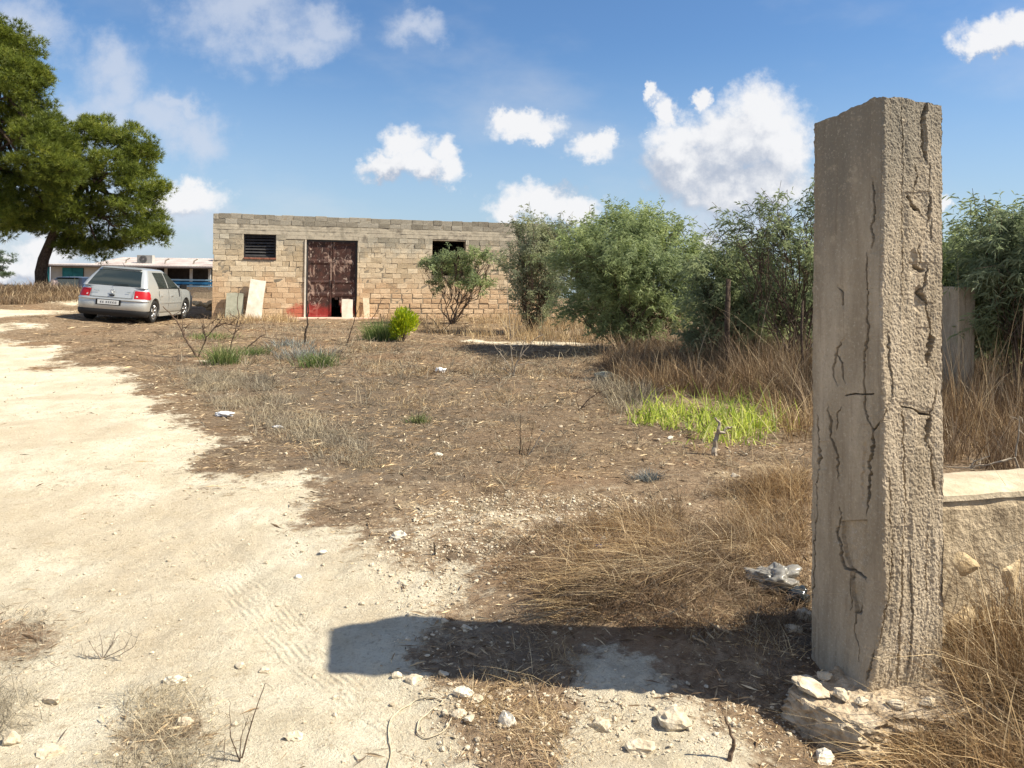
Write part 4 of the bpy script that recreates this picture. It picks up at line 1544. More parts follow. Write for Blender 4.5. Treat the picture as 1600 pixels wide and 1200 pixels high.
    def patch(name_, corners, mat, s, parent=root, off=.006, m=6):
        """corners: (y,t) bottom-rear, bottom-front, top-front, top-rear on the side of the cabin"""
        c_ = np.array(corners, float)
        V = []
        for b_ in np.linspace(0, 1, m):
            for a in np.linspace(0, 1, m):
                lo = c_[0] + (c_[1] - c_[0]) * a
                hi = c_[3] + (c_[2] - c_[3]) * a
                p = lo + (hi - lo) * b_
                V.append(side_pt(p[0], p[1], s, off))
        qq = [(j * m + i, j * m + i + 1, (j + 1) * m + i + 1, (j + 1) * m + i) for j in range(m - 1) for i in range(m - 1)]
        g_ = MB()
        g_.add(V, qq if s > 0 else [x[::-1] for x in qq])
        return g_.build(name_, mat, parent, True)
    for s in (1, -1):
        patch('window', [(1.03, .03), (1.70, .03), (1.66, .90), (.92, .90)], M['glass'], s)
        patch('window', [(1.79, .03), (2.62, .03), (1.98, .90), (1.74, .90)], M['glass'], s)
        patch('window_trim', [(.98, -.005), (2.70, -.005), (2.68, .03), (1.0, .03)], M['plastic'], s, off=.010)
        # doors: dark seams, handles, rubbing strip, sill
        sm = MB()
        for yy_ in (1.745, 2.80):
            sm.tube([(s * .862, yy_, .30), (s * .8685, yy_, .5), (s * .8655, yy_, .68), (s * .845, yy_, .82), (s * .812, yy_ - .01, .925)], .005, 4)
        sm.tube([(s * .852, 1.0, .925 - .06), (s * .861, .98, .78), (s * .868, 1.06, .62)], .005, 4)
        sm.tube([(s * .866, 1.08, .29), (s * .867, 2.80, .29)], .005, 4)
        sm.build('door_seam', M['plastic'], root)
        for yy_ in (1.18, 2.02):
            hm = MB()
            hm.box((s * .866, yy_, .735), (.03, .17, .035))
            hm.build('door_handle', paint, root)
        st_ = MB()
        st_.box((s * .868, 1.98, .545), (.02, 1.75, .045))
        st_.build('rub_strip', paint, root)
        sk = MB()
        sk.box((s * .835, 1.98, .215), (.06, 1.78, .07))
        sk.build('sill', paint, root)
        mi = MB()
        mi.box((s * .90, 2.62, .985), (.10, .10, .10), rotz(s * .15))
        mi.box((s * .975, 2.60, .99), (.13, .11, .13), rotz(s * .1))
        mi.build('mirror', paint if s < 0 else M['plastic'], root)
        # lamps
        lp = MB()
        V = []
        # wraps the rear corner: sample the body ring between z .66 and .86
        for t_ in np.linspace(.60, .885, 6):
            z = .20 + .73 * t_
            w = .8675 - .055 * max(0, (t_ - .62) / .38) ** 1.6
            y0_ = np.interp(t_, [0, .08, .22, .50, .56, .60, 1.0], [.10, .04, .0, .0, .035, .06, .155])
            R_ = ring_at(y0_, 4.1, w, .42, .20, .34)
            xx = R_[:, 0] * s
            k_ = np.where((xx > .50 + .03 * (t_ - .6)) & (R_[:, 1] < .40 - .25 * (t_ - .60)))[0]
            Pk = R_[k_]
            Pk = Pk[np.argsort(np.abs(Pk[:, 0]) * 1.0 + Pk[:, 1] * 2.0)]
            d_ = np.r_[0, np.cumsum(np.linalg.norm(np.diff(Pk, axis=0), axis=1))]
            tt_ = np.linspace(0, d_[-1], 12)
            Pk = np.stack([np.interp(tt_, d_, Pk[:, 0]), np.interp(tt_, d_, Pk[:, 1])], 1)
            c_ = np.array([s * .4, .45])
            nn = unit(Pk - c_)
            for p_, n_ in zip(Pk, nn):
                V.append((p_[0] + n_[0] * .012, p_[1] + n_[1] * .012, z))
        qq = [(j * 12 + i, j * 12 + i + 1, (j + 1) * 12 + i + 1, (j + 1) * 12 + i) for j in range(5) for i in range(11)]
        lp.add(V, qq if s > 0 else [x[::-1] for x in qq])
        tl_ = lp.build('tail_light', M['lamp_red'], root, True)
        cl_ = MB()
        V2 = [(v[0] * 1.004, v[1] - .006, v[2]) for v in (np.array(V).reshape(6, 12, 3)[1:3, 1:3].reshape(-1, 3))]
        qq = [(i, i + 1, 2 + i + 1, 2 + i) for i in range(1)]
        cl_.add(V2, qq if s > 0 else [x[::-1] for x in qq])
        cl_.build('reversing_lens', M['lamp_clear'], tl_, True)
        hl = MB()
        hl.box((s * .62, 4.04, .63), (.34, .10, .14), rotz(-s * .25))
        hl.build('headlight', M['lamp_clear'], root)
    # rear window wrapped on the tailgate
    def rear_quad(name_, x0, x1, t0, t1, mat, off, curve=.05, m=12):
        V = []
        for t in np.linspace(t0, t1, 6):
            y0_, _, w, z = gh(t)
            for x in np.linspace(x0, x1, m):
                sc = 1 - .20 * (t - t0) / max(t1 - t0, .01) if x0 < -.3 else 1
                xx = x * sc
                yb = y0_ + (0.0 if abs(xx) < w - .2 else .0)
                ey = .10 + .03 * t
                rx = .13 + .05 * t
                ex = max(0, abs(xx) - (w - rx))
                yb += ey * (1 - math.sqrt(max(0, 1 - (ex / rx) ** 2)))
                V.append((xx, yb - off, z))
        qq = [(j * m + i, j * m + i + 1, (j + 1) * m + i + 1, (j + 1) * m + i) for j in range(5) for i in range(m - 1)]
        g_ = MB()
        g_.add(V, qq)
        return g_.build(name_, mat, root, True)
    rear_quad('rear_window', -.665, .665, .06, .90, M['glass'], .012)
    wp = MB()
    wp.tube([(0, .13, .945), (.0, .15, .99), (.36, .16, 1.0)], .008, 5)
    wp.build('wiper', M['plastic'], root)
    sp = MB()
    sp.box((0, .56, 1.412), (1.02, .12, .02))
    sp.build('spoiler', paint, root)
    an = MB()
    an.tube([(0, .75, 1.43), (0, .55, 1.56)], .006, 5)
    an.build('antenna', M['plastic'], root)
    # tailgate seams
    ts_ = MB()
    for s in (1, -1):
        ts_.tube([(s * .52, .045, .645), (s * .515, .055, .70), (s * .53, .10, .86), (s * .66, .15, .93)], .005, 4)
    ts_.tube([(-.52, .03, .645), (.52, .03, .645)], .006, 4)
    ts_.build('tailgate_seam', M['plastic'], root)
    # bumper valance, plate, badge
    va = MB()
    R0 = ring_at(.012, 4.1, .862, .42, .20, .34)
    k_ = np.where(R0[:, 1] < .42)[0]
    Pk = R0[k_]
    Pk = Pk[np.argsort(Pk[:, 0])]
    V = []
    for z, o_ in ((.335, .002), (.30, .012), (.22, .0), (.17, -.04)):
        for p_ in Pk:
            nn = unit(p_ - np.array([0, .9]))
            V.append((p_[0] + nn[0] * o_, p_[1] + nn[1] * o_, z))
    m_ = len(Pk)
    va.add(V, [(j * m_ + i, (j + 1) * m_ + i, (j + 1) * m_ + i + 1, j * m_ + i + 1)[::-1] for j in range(3) for i in range(m_ - 1)])
    va.build('valance', M['plastic'], root, True)
    bs = MB()
    V = []
    for z, o_ in ((.615, .004), (.60, .018), (.575, .02), (.565, .004)):
        for p_ in Pk:
            nn = unit(p_ - np.array([0, .9]))
            V.append((p_[0] + nn[0] * o_, p_[1] + nn[1] * o_ - .0, z))
    bs.add(V, [(j * m_ + i, (j + 1) * m_ + i, (j + 1) * m_ + i + 1, j * m_ + i + 1)[::-1] for j in range(3) for i in range(m_ - 1)])
    bs.build('bumper', paint, root, True)
    rc = MB()
    rc.box((-.05, -.004, .515), (.62, .012, .15))
    rco = rc.build('plate_recess', M['plastic'], root)
    pt_ = MB()
    pt_.box((-.05, -.016, .515), (.52, .010, .11))
    pto = pt_.build('number_plate', M['plate'], root)
    ch = MB()
    rc_ = random.Random(4)
    x = -.25
    for k in range(7):   # worn characters, unreadable at this distance
        wd = rc_.uniform(.030, .042)
        x += .012
        if k == 2:
            x += .03
        ch.box((x + wd / 2, -.0225, .532), (wd, .002, .012))
        ch.box((x + wd / 2 - wd * .4, -.0225, .515), (.009, .002, .045))
        ch.box((x + wd / 2, -.0225, .50), (wd, .002, .010))
        x += wd + .01
    ch.build('lettering', M['plastic'], pto)
    bd = MB()
    an_ = np.linspace(0, 2 * math.pi, 25)
    bd.tube([(.052 * math.cos(a), .083 - .012, .80 + .052 * math.sin(a)) for a in an_], .006, 5, cap=False)
    bd.tube([(-.028, .066, .838), (0, .066, .805), (.028, .066, .838)], .005, 4)
    bd.tube([(-.038, .066, .80), (-.02, .066, .762), (0, .066, .795), (.02, .066, .762), (.038, .066, .80)], .005, 4)
    bd.build('badge', M['chrome'], root)
    lk = MB()
    lk.box((0, .058, .705), (.12, .03, .035))
    lk.build('tailgate_handle', M['plastic'], root)
    for s in (1, -1):
        bx_ = MB()
        bx_.box((s * .40, .082, .80), (.10 if s > 0 else .14, .006, .02))
        bx_.build('model_badge', M['chrome'], root)
    # wheels
    tyre, rim = wheel_meshes()
    for y in (.72, 3.235):
        for s in (-1, 1):
            w_ = link('wheel', tyre, M['tyre'], root, (s * .765, y, .305))
            w_.rotation_euler = (0, 0, 0 if s > 0 else math.pi)
            link('rim', rim, M['rim'], w_)
    ul = MB()
    ul.box((0, 2.0, .24), (1.15, 3.6, .10))
    ul.build('underside', M['plastic'], root)
    return root


_wm = None


def wheel_meshes():
    global _wm
    if _wm:
        return _wm
    g = MB()
    prof = [(-.09, .20), (-.095, .25), (-.085, .29), (-.055, .305), (.0, .308), (.055, .305), (.085, .29), (.095, .25), (.09, .20), (.03, .195), (-.05, .195)]
    m_, k = 40, len(prof)
    V = []
    for a in np.linspace(0, 2 * math.pi, m_, endpoint=False):
        for x, r_ in prof:
            V.append((x, r_ * math.cos(a), r_ * math.sin(a)))
    q = [(i * k + j, i * k + (j + 1) % k, ((i + 1) % m_) * k + (j + 1) % k, ((i + 1) % m_) * k + j) for i in range(m_) for j in range(k)]
    g.add(V, q)
    tyre = g.mesh('tyre', True)
    h = MB()
    for (x0, r0, x1, r1) in ((.085, .205, .08, .18), (.08, .18, .02, .17), (.02, .17, -.06, .17)):
        V = []
        for a in np.linspace(0, 2 * math.pi, 36, endpoint=False):
            V += [(x0, r0 * math.cos(a), r0 * math.sin(a)), (x1, r1 * math.cos(a), r1 * math.sin(a))]
        h.add(V, [(2 * i, 2 * ((i + 1) % 36), 2 * ((i + 1) % 36) + 1, 2 * i + 1) for i in range(36)])
    for i in range(5):
        a = 2 * math.pi * i / 5 + .3
        for da in (-.16, .16):
            p0 = np.array([.07, .05 * math.cos(a), .05 * math.sin(a)])
            p1 = np.array([.078, .18 * math.cos(a + da), .18 * math.sin(a + da)])
            h.tube([p0, p1], [.019, .015], 5)
    V = [(.085, 0, 0)] + [(.075, .062 * math.cos(a), .062 * math.sin(a)) for a in np.linspace(0, 2 * math.pi, 16, endpoint=False)]
    h.add(V, None, [(0, 1 + i, 1 + (i + 1) % 16) for i in range(16)])
    rim = h.mesh('rim', True)
    _wm = (tyre, rim)
    return _wm


car = make_car('parked_car', M['silver'], 'silver five door hatchback seen from behind, parked left of the block building', True)
TH = math.radians(5.5)
rrw = np.array([-9.70, 20.6])
HD = np.array([-math.sin(TH), math.cos(TH)])
RT = np.array([math.cos(TH), math.sin(TH)])
org = rrw - HD * .72 - RT * .765
zR = Hf(rrw[0], rrw[1])
lw_ = rrw - RT * 1.53
zL = Hf(lw_[0], lw_[1])
ff = rrw + HD * 2.515
zF = Hf(ff[0], ff[1])
tilt = math.atan2(zL - zR, 1.53)
pitch = math.atan2(zF - zR, 2.515)
print('car', zR, zL, zF)
car.matrix_world = Matrix.Translation((org[0], org[1], (zL + zR) / 2 - .72 * math.tan(pitch) - .008)) @ Matrix.Rotation(TH, 4, 'Z') @ Matrix.Rotation(pitch, 4, 'X') @ Matrix.Rotation(tilt, 4, 'Y')

car2 = make_car('parked_car', M['black_paint'], 'black car parked beyond the pine trunk in front of the blue and white farmhouse', False)
p = atY(106, 440, 37)
th2 = math.radians(3)
car2.matrix_world = Matrix.Translation((p[0], 36.5, Hf(p[0], 37) - .02)) @ Matrix.Rotation(th2, 4, 'Z')
# ------------------------------------------------------------------ farmhouse far left
FY = 60.0
fh = empty('farmhouse', (0, 0, 0), 0, 'long low white farmhouse with teal shutters and a blue veranda rail, behind the parked cars', 'building')
M['white_wall'] = mat_noise('white_wall', (0.34, 0.33, 0.30), (0.48, 0.47, 0.43), 1.2, 0.9)
M['blue'] = mat_noise('blue_paint', (0.02, 0.13, 0.30), (0.05, 0.24, 0.46), 2, 0.6)
M['blue_pale'] = mat_noise('pale_blue_paint', (0.20, 0.36, 0.50), (0.32, 0.48, 0.60), 2, 0.6)
M['teal'] = mat_noise('teal_paint', (0.015, 0.12, 0.14), (0.03, 0.20, 0.22), 2, 0.6)
M['pinkroof'] = mat_noise('pale_roof_sheet', (0.32, 0.26, 0.24), (0.50, 0.45, 0.42), 0.8, 0.8)


def fx(px):
    return float(atY(px, 430, FY)[0])


def fz(px, py, Y=FY):
    return float(atY(px, py, Y)[2])


xl, xm, xr = fx(79), fx(222), fx(336)
ze = 1.92
g = MB()
g.box(((xl + xm) / 2, FY + 2.2, .5), (xm - xl, 4.4, 2.7))
g.box(((xm + xr) / 2, FY + 4.3, .5), (xr - xm, .2, 2.7))
g.build('wall', M['white_wall'], fh)
g = MB()
g.box(((xm + xr) / 2, FY + .08, -.42), (xr - xm, .16, 1.5))
g.build('parapet', M['render'], fh)
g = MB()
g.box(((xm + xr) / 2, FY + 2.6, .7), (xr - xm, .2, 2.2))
g.build('veranda_wall', M['dark'], fh)  # near-black colour stands in for the shade deep in the veranda
g = MB()
for px in (226, 258.5, 298, 327):
    g2 = MB()
    g2.box((fx(px), FY + .08, 1.0), (.17, .17, 1.75))
    g2.build('column', M['white_wall'], fh)
for k, (z, m_) in enumerate([(.90, 'blue_pale'), (.66, 'blue'), (.42, 'blue_pale')]):
    g = MB()
    g.box(((fx(258) + xr) / 2, FY - .02, z - .05), (xr - fx(258), .06, .20 if k == 1 else .12))
    g.build('rail', M[m_], fh)
wd = MB()
wd.box((fx(114.5), FY - .03, fz(114, 432)), (fx(131) - fx(98), .06, 1.35))
wo = wd.build('window', M['dark'], fh)
for s in (-1, 1):
    sh = MB()
    w_ = (fx(131) - fx(98)) / 2 - .03
    sh.box((fx(114.5) + s * (w_ / 2 + .01), FY - .08, fz(114, 432)), (w_, .05, 1.33))
    for k in range(9):
        sh.box((fx(114.5) + s * (w_ / 2 + .01), FY - .115, fz(114, 432) - .56 + k * .14), (w_ * .8, .02, .06))
    sh.build('shutter', M['teal'], wo)
g = MB()
g.box((fx(81.5), FY - .6, .65), (.22, .2, 2.3))
g.build('post', M['teal'], fh)
# pent roof
g = MB()
V = []
x0r, x1r = fx(74), xr + .3
nr_ = 120
for i in range(nr_ + 1):
    x = x0r + (x1r - x0r) * i / nr_
    dz = .03 * math.sin(i * math.pi) + .02 * (i % 2)
    slope_top = 2.62 if x > fx(145) else 2.05
    V += [(x, FY - .7, ze + dz), (x, FY + 4.4, slope_top + dz), (x, FY - .7, ze - .10)]
g.add(V, [(i * 3, (i + 1) * 3, (i + 1) * 3 + 1, i * 3 + 1) for i in range(nr_)] + [(i * 3 + 2, (i + 1) * 3 + 2, (i + 1) * 3, i * 3) for i in range(nr_)])
rf = g.build('roof', M['pinkroof'], fh)
g = MB()
g.box(((x0r + x1r) / 2, FY - .72, ze - .15), (x1r - x0r, .06, .10))
g.build('gutter', M['bark'], fh)
for px in (190, 252, 297):
    g = MB()
    b_ = np.array([fx(px), FY + .6, 2.0])
    g.tube([b_, b_ + (0.05, 0, .35), b_ + (.35, 0, .5)], .06, 6)
    g.build('vent_pipe', M['concrete'], rf)
ac = MB()
ac.box((fx(220), FY + .8, 2.42), (1.2, .45, .66))
aco = ac.build('air_conditioner', M['white_wall'], None)
tag(aco, 'white air conditioner box on the pale farmhouse roof', 'air conditioner')
g = MB()
an_ = np.linspace(0, 2 * math.pi, 17)
for r_ in (.28, .20, .12):
    g.tube([(fx(219), FY + .56, 2.42)] and [(fx(218) + r_ * math.cos(a), FY + .555, 2.42 + r_ * math.sin(a)) for a in an_], .018, 4, cap=False)
g.build('fan_grille', M['iron'], aco)
tk = MB()
tk.tube([(fx(322), FY + 3.0, 2.45), (fx(322), FY + 3.0, 2.5), (fx(322), FY + 3.0, 3.05), (fx(322), FY + 3.0, 3.15)], [.45, .5, .5, .2], 16)
tko = tk.build('water_tank', mat_noise('tank_grey', (0.10, 0.13, 0.12), (0.20, 0.24, 0.22), 2, 0.6), None, True)
tag(tko, 'dark green water tank on the right end of the farmhouse roof', 'water tank')

# ------------------------------------------------------------------ foliage builders
def jit(n, s=1.0):
    return rng.normal(size=(n, 3)) * s


def branch_pts(a, b_, n=6, wob=.06, sag=0.0):
    a, b_ = np.asarray(a, float), np.asarray(b_, float)
    t = np.linspace(0, 1, n)[:, None]
    L = np.linalg.norm(b_ - a)
    P = a + (b_ - a) * t
    w = rng.normal(size=(n, 3)) * wob * L * np.sin(t * math.pi)
    P = P + w
    P[:, 2] += sag * L * np.sin(t[:, 0] * math.pi)
    return P


def shrub(name, label, cat, base_px, Yd, lobes, leaf, mat, dens=1.0, L=.10, W=.014, up=.35, group=None, stems=7, twigL=.34, per=14, brmat=None, base_z=None, droop=.35):
    """lobes: (px, py, rx, ry, dY) seen extents of each leaf mass"""
    bx = atY(base_px[0], base_px[1], Yd)
    base = np.array([bx[0], Yd, Hf(bx[0], Yd) - .03])
    root = empty(name, tuple(base), 0, label, cat, group)
    br, lf = MB(), MB()
    allV, allT, allR, off = [], [], [], 0
    for (px, py, rx, ry, dY) in lobes:
        Y_ = Yd + dY
        c = atY(px, py, Y_) - base - np.array([0, 0, twigL * .42])
        k = Y_ / 1200
        R_ = np.array([rx * k, (rx + ry) * .5 * k, ry * k])
        n = int(dens * rx * ry * 0.34)
        # shoots gathered in plumes, so that the outline is ragged and gaps stay between them
        grp = 9
        ng = max(2, n // grp)
        n = ng * grp
        ug = unit(jit(ng))
        Sg = c + ug * R_ * (rng.random(ng) ** .55)[:, None] * .72
        Dg = unit(ug * R_ / R_.max() * .75 + np.array([0, 0, up]) + jit(ng, .28))
        tg = np.tile(np.linspace(.0, 1.0, grp), ng)[:, None]
        plume = twigL * rng.uniform(.4, 1.15, ng)
        S = np.repeat(Sg, grp, 0) + np.repeat(Dg * plume[:, None], grp, 0) * tg + jit(n, .035)
        D = unit(np.repeat(Dg, grp, 0) + jit(n, .42) + np.array([0, 0, .1]))
        P2 = branch_pts((0, 0, 0), c - (0, 0, R_[2] * .3), 7, .07)
        r0 = .022 * min(1.6, max(.5, R_.mean() / .5))
        br.tube(P2, np.linspace(r0, r0 * .5, 7), 5, False)
        for j in rng.choice(n, min(n, 22), False):
            s0 = P2[rng.integers(3, 7)]
            br.tube(branch_pts(s0, S[j] + D[j] * twigL * .7, 5, .06), np.linspace(r0 * .42, .003, 5), 3, False)
        # leaves along every twig
        t = np.tile(np.linspace(0.05, 1, per), n)
        Si = np.repeat(S, per, 0)
        Di = np.repeat(D, per, 0)
        tl = np.repeat(twigL * .8 * rng.uniform(.5, 1.2, n), per)
        curve = -(t ** 2 * tl * .25)
        P = Si + Di * (t * tl)[:, None]
        P[:, 2] += curve
        LD = Di * .55 + jit(len(P), .55) + np.array([0, 0, -.12])
        rr_ = np.clip(np.repeat(np.repeat(rng.random(ng), grp), per) * .35 + np.repeat(rng.random(n), per) * .25 + rng.random(len(P)) * .4, 0, 1)
        V, T, a = leaves_np(P, LD, L * rng.uniform(.6, 1.25, len(P)), W, droop, rr_)
        allV.append(V)
        allT.append(T + off)
        allR.append(a)
        off += len(V)
    for i in range(stems):
        l_ = lobes[rng.integers(len(lobes))]
        c = atY(l_[0] + rng.uniform(-.5, .5) * l_[2], l_[1] + l_[3] * .4, Yd + l_[4]) - base
        br.tube(branch_pts(jit(1, .06)[0] * (1, 1, 0), c, 7, .05), np.linspace(.018, .006, 7), 4, False)
    link('crown', mesh_np('crown', np.concatenate(allV), [np.concatenate(allT)], False, {'rnd': np.concatenate(allR)}), mat, root)
    br.build('branches', brmat or M['twig'], root)
    return root


def pine(name, label, base_px, Yd, trunk_px, lobes, seed_dens=1.0, mat=None, tw=.20):
    bx = atY(base_px[0], base_px[1], Yd)
    base = np.array([bx[0], Yd, Hf(bx[0], Yd) - .1])
    root = empty(name, tuple(base), 0, label, 'pine tree', 'pines beside the track')
    tr = MB()
    tp = np.array([atY(x, y, Yd) for x, y in trunk_px]) - base
    tp[0] = (0, 0, 0)
    tr.tube(tp, np.linspace(tw * 1.25, tw * .45, len(tp)), 10)
    tr.build('trunk', M['bark'], root, True)
    br = MB()
    Vs, Ts, Rs, off = [], [], [], 0
    top = tp[-1]
    for (px, py, r, dY) in lobes:
        Y_ = Yd + dY
        c = atY(px, py, Y_) - base
        R0 = r / 1200 * Y_
        s0 = tp[rng.integers(max(1, len(tp) - 3), len(tp))]
        br.tube(branch_pts(s0, c, 7, .06, -.05), np.linspace(.075, .025, 7), 5, False)
        nsub = int(30 * seed_dens * (r / 45) ** 1.6) + 6
        u = unit(jit(nsub))
        u[:, 2] = u[:, 2] * .9 + .08
        sc = c + u * R0 * (rng.random(nsub) ** .4 * rng.uniform(.85, 1.22, nsub))[:, None]
        for s_ in sc[::3]:
            br.tube(branch_pts(c + (s_ - c) * .1, s_, 4, .08), np.linspace(.022, .006, 4), 3, False)
        nt_ = 36
        off2 = unit(jit(nsub * nt_)) * (rng.random(nsub * nt_) ** .5)[:, None] * np.array([.36, .36, .22])
        P = np.repeat(sc, nt_, 0) + off2
        dirn = unit(off2 + np.array([0, 0, .16]) + np.repeat(u, nt_, 0) * .10)
        nn = 11
        P2 = np.repeat(P, nn, 0)
        D2 = np.repeat(dirn, nn, 0) + jit(len(P) * nn, .55)
        D2 = unit(D2)
        Ln = .19 * rng.uniform(.7, 1.2, len(P2))
        S_ = unit(np.cross(D2, jit(len(P2)))) * .009
        V = np.stack([P2 + S_, P2 - S_, P2 + D2 * Ln[:, None]], 1).reshape(-1, 3)
        T = np.arange(len(P2) * 3).reshape(-1, 3)
        shade = np.repeat(np.repeat(rng.random(nsub), nt_) * .4 + .6 * rng.random(nsub * nt_), nn)
        Vs.append(V)
        Ts.append(T + off)
        Rs.append(np.repeat(shade, 3))
        off += len(V)
    link('crown', mesh_np('crown', np.concatenate(Vs), [np.concatenate(Ts)], False, {'rnd': np.concatenate(Rs)}), mat or M['pine'], root)
    br.build('branches', M['bark'], root)
    return root


pine('pine_tree', 'smaller bushy pine with leaning dark trunk overhanging the silver car', (66, 447), 31.0,
     [(66, 450), (64, 425), (68, 405), (78, 380), (88, 355), (110, 320), (135, 285), (150, 250)],
     [(188, 222, 36, .3), (152, 205, 24, .8), (132, 212, 26, -.6), (222, 232, 26, 0), (215, 262, 32, .8), (170, 270, 44, -.8), (240, 296, 22, 0), (120, 268, 34, .9), (205, 310, 36, -.7), (150, 330, 42, .4),
      (232, 340, 26, .6), (250, 366, 15, 0), (215, 362, 26, -.5), (108, 335, 32, -.9), (180, 378, 24, .7), (150, 392, 17, 0), (128, 372, 26, .8), (85, 318, 26, .3), (102, 380, 17, 0), (92, 290, 30, -1), (100, 240, 26, .5), (60, 355, 20, .3)], 1.15)
pine('pine_tree', 'tallest pine with its dark crown rising at the left edge of the view', (-70, 452), 29.0,
     [(-70, 455), (-66, 420), (-50, 380), (-30, 330), (-14, 260), (-8, 180), (-2, 110)],
     [(12, 62, 28, 0), (38, 88, 34, .5), (-10, 55, 30, -.4), (62, 128, 20, 0), (15, 120, 44, -.8), (50, 172, 32, .6), (-45, 95, 46, .4), (72, 205, 26, 0), (20, 200, 50, .8), (-60, 180, 60, -.6), (95, 232, 22, .4),
      (60, 250, 42, -.8), (-5, 265, 52, .4), (35, 305, 42, .8), (82, 290, 32, -.2), (-70, 270, 55, .4), (-30, 330, 40, -.6), (10, 345, 26, 0), (-95, 140, 50, 0), (-110, 230, 50, 0), (28, 345, 18, .5), (-75, 345, 40, 0), (62, 205, 40, -.3), (75, 330, 30, 1), (40, 130, 34, 0), (90, 270, 30, -.5)], 1.2)
pine('small_pine', 'small faint grey green pine far behind the bank at the left edge', (-8, 450), 62.0, [(-8, 456), (-8, 430), (-6, 412)],
     [(8, 408, 13, 0), (-12, 402, 16, 0), (-4, 418, 12, 0), (10, 430, 7, 0)], .5, M['pine_far'], .12)

shrub('olive_sapling', 'thin grey green sapling in front of the right window of the block building', 'sapling', (705, 500), 22.0,
      [(690, 408, 26, 22, 0), (665, 415, 13, 16, 0), (720, 420, 26, 24, .2), (745, 400, 22, 18, 0), (765, 405, 13, 14, 0), (740, 440, 26, 18, -.2), (695, 440, 24, 14, .2), (760, 440, 14, 14, 0), (715, 398, 18, 14, 0)],
      None, M['acacia'], .72, .10, .017, .7, 'self sown grey green shrubs', 6, .24, 11)
shrub('willow_shrub', 'tall narrow grey green shrub touching the right part of the block building', 'shrub', (825, 528), 19.2,
      [(828, 372, 26, 34, 0), (868, 372, 22, 30, .2), (812, 408, 24, 34, 0), (850, 408, 34, 40, 0), (884, 408, 20, 34, .4), (822, 455, 28, 34, 0), (862, 460, 30, 34, .2), (835, 497, 22, 20, 0)],
      None, M['acacia_grey'], .6, .11, .0135, 1.4, 'self sown grey green shrubs', 9, .52, 15)
shrub('acacia_bush', 'broad round green bush in the open, in the middle of the field edge', 'bush', (978, 560), 15.0,
      [(985, 352, 46, 30, 0), (940, 368, 34, 30, .2), (1030, 372, 38, 34, .2), (905, 400, 34, 34, 0), (962, 400, 56, 46, -.4), (1022, 418, 50, 44, -.2), (1066, 402, 26, 30, .2), (1072, 440, 22, 26, .4), (930, 445, 46, 36, 0),
       (988, 465, 50, 38, -.4), (1040, 465, 34, 30, .2), (915, 480, 26, 26, .3), (955, 505, 34, 26, 0), (1000, 512, 32, 24, -.1), (1050, 500, 22, 20, .4)],
      None, M['acacia'], .62, .10, .0115, 1.1, 'self sown grey green shrubs', 16, .50, 18)
shrub('feathery_tree', 'airy small tree with see-through top, left side of the tall cracked pillar', 'tree', (1240, 600), 11.6,
      [(1230, 322, 34, 22, 0), (1262, 318, 28, 26, .2), (1190, 345, 34, 22, 0), (1160, 362, 24, 16, 0), (1235, 362, 42, 26, .3), (1285, 350, 34, 32, .2), (1195, 385, 40, 24, -.2), (1262, 402, 40, 32, 0), (1300, 400, 34, 40, 0), (1230, 425, 44, 30, .3)],
      None, M['acacia_dark'], .13, .11, .010, .45, 'feathery trees behind the pillars', 8, .46, 16, droop=.35)
shrub('dark_bush', 'dark low bush between the round green bush and the feathery tree', 'bush', (1135, 570), 12.6,
      [(1112, 412, 24, 22, 0), (1145, 400, 30, 24, .1), (1185, 418, 36, 26, .2), (1120, 448, 34, 28, .1), (1165, 455, 42, 32, -.2), (1215, 462, 44, 34, .2), (1100, 480, 24, 26, .3), (1140, 495, 40, 28, 0), (1200, 505, 46, 30, 0), (1250, 480, 36, 44, .2), (1250, 530, 40, 30, .2), (1165, 530, 42, 26, .3), (1105, 520, 26, 22, .2)],
      None, M['acacia_dark'], .8, .10, .0115, .5, None, 16, .34, 12)
shrub('feathery_tree', 'feathery pale green tree seen just right of the tall cracked pillar', 'tree', (1500, 600), 10.4,
      [(1492, 412, 34, 30, 0), (1520, 415, 34, 26, 0), (1480, 440, 40, 30, -.2), (1535, 442, 34, 26, .2), (1455, 425, 36, 36, .2), (1505, 470, 40, 34, .6), (1450, 460, 40, 40, .4)],
      None, M['acacia'], .65, .11, .0085, .45, 'feathery trees behind the pillars', 10, .46, 17, droop=.35)
shrub('feathery_tree', 'dark feathery tree at the right edge, tallest of those behind the short pillar', 'tree', (1600, 610), 9.2,
      [(1575, 362, 30, 22, .3), (1608, 352, 40, 22, 0), (1640, 365, 50, 30, 0), (1580, 385, 38, 28, .2), (1625, 395, 52, 36, 0), (1565, 418, 40, 30, .3), (1600, 440, 50, 34, .2), (1660, 430, 50, 50, 0), (1570, 470, 40, 36, .9), (1620, 500, 60, 40, .5)],
      None, M['acacia_dark'], .42, .11, .009, .45, 'feathery trees behind the pillars', 12, .46, 17, droop=.35)
shrub('dark_bush', 'dark leafy thicket filling the gap behind both concrete pillars', 'bush', (1420, 600), 13.6,
      [(1320, 440, 60, 44, 0), (1400, 440, 60, 44, 0), (1480, 470, 60, 44, 0), (1560, 480, 60, 50, 0), (1640, 470, 60, 60, 0), (1330, 510, 60, 40, 0), (1420, 510, 60, 40, 0), (1510, 530, 60, 36, 0), (1600, 540, 60, 36, 0), (1700, 450, 60, 70, 0), (1270, 500, 40, 40, .4)],
      None, M['acacia_dark'], .55, .14, .02, .3, None, 16, .40, 12)

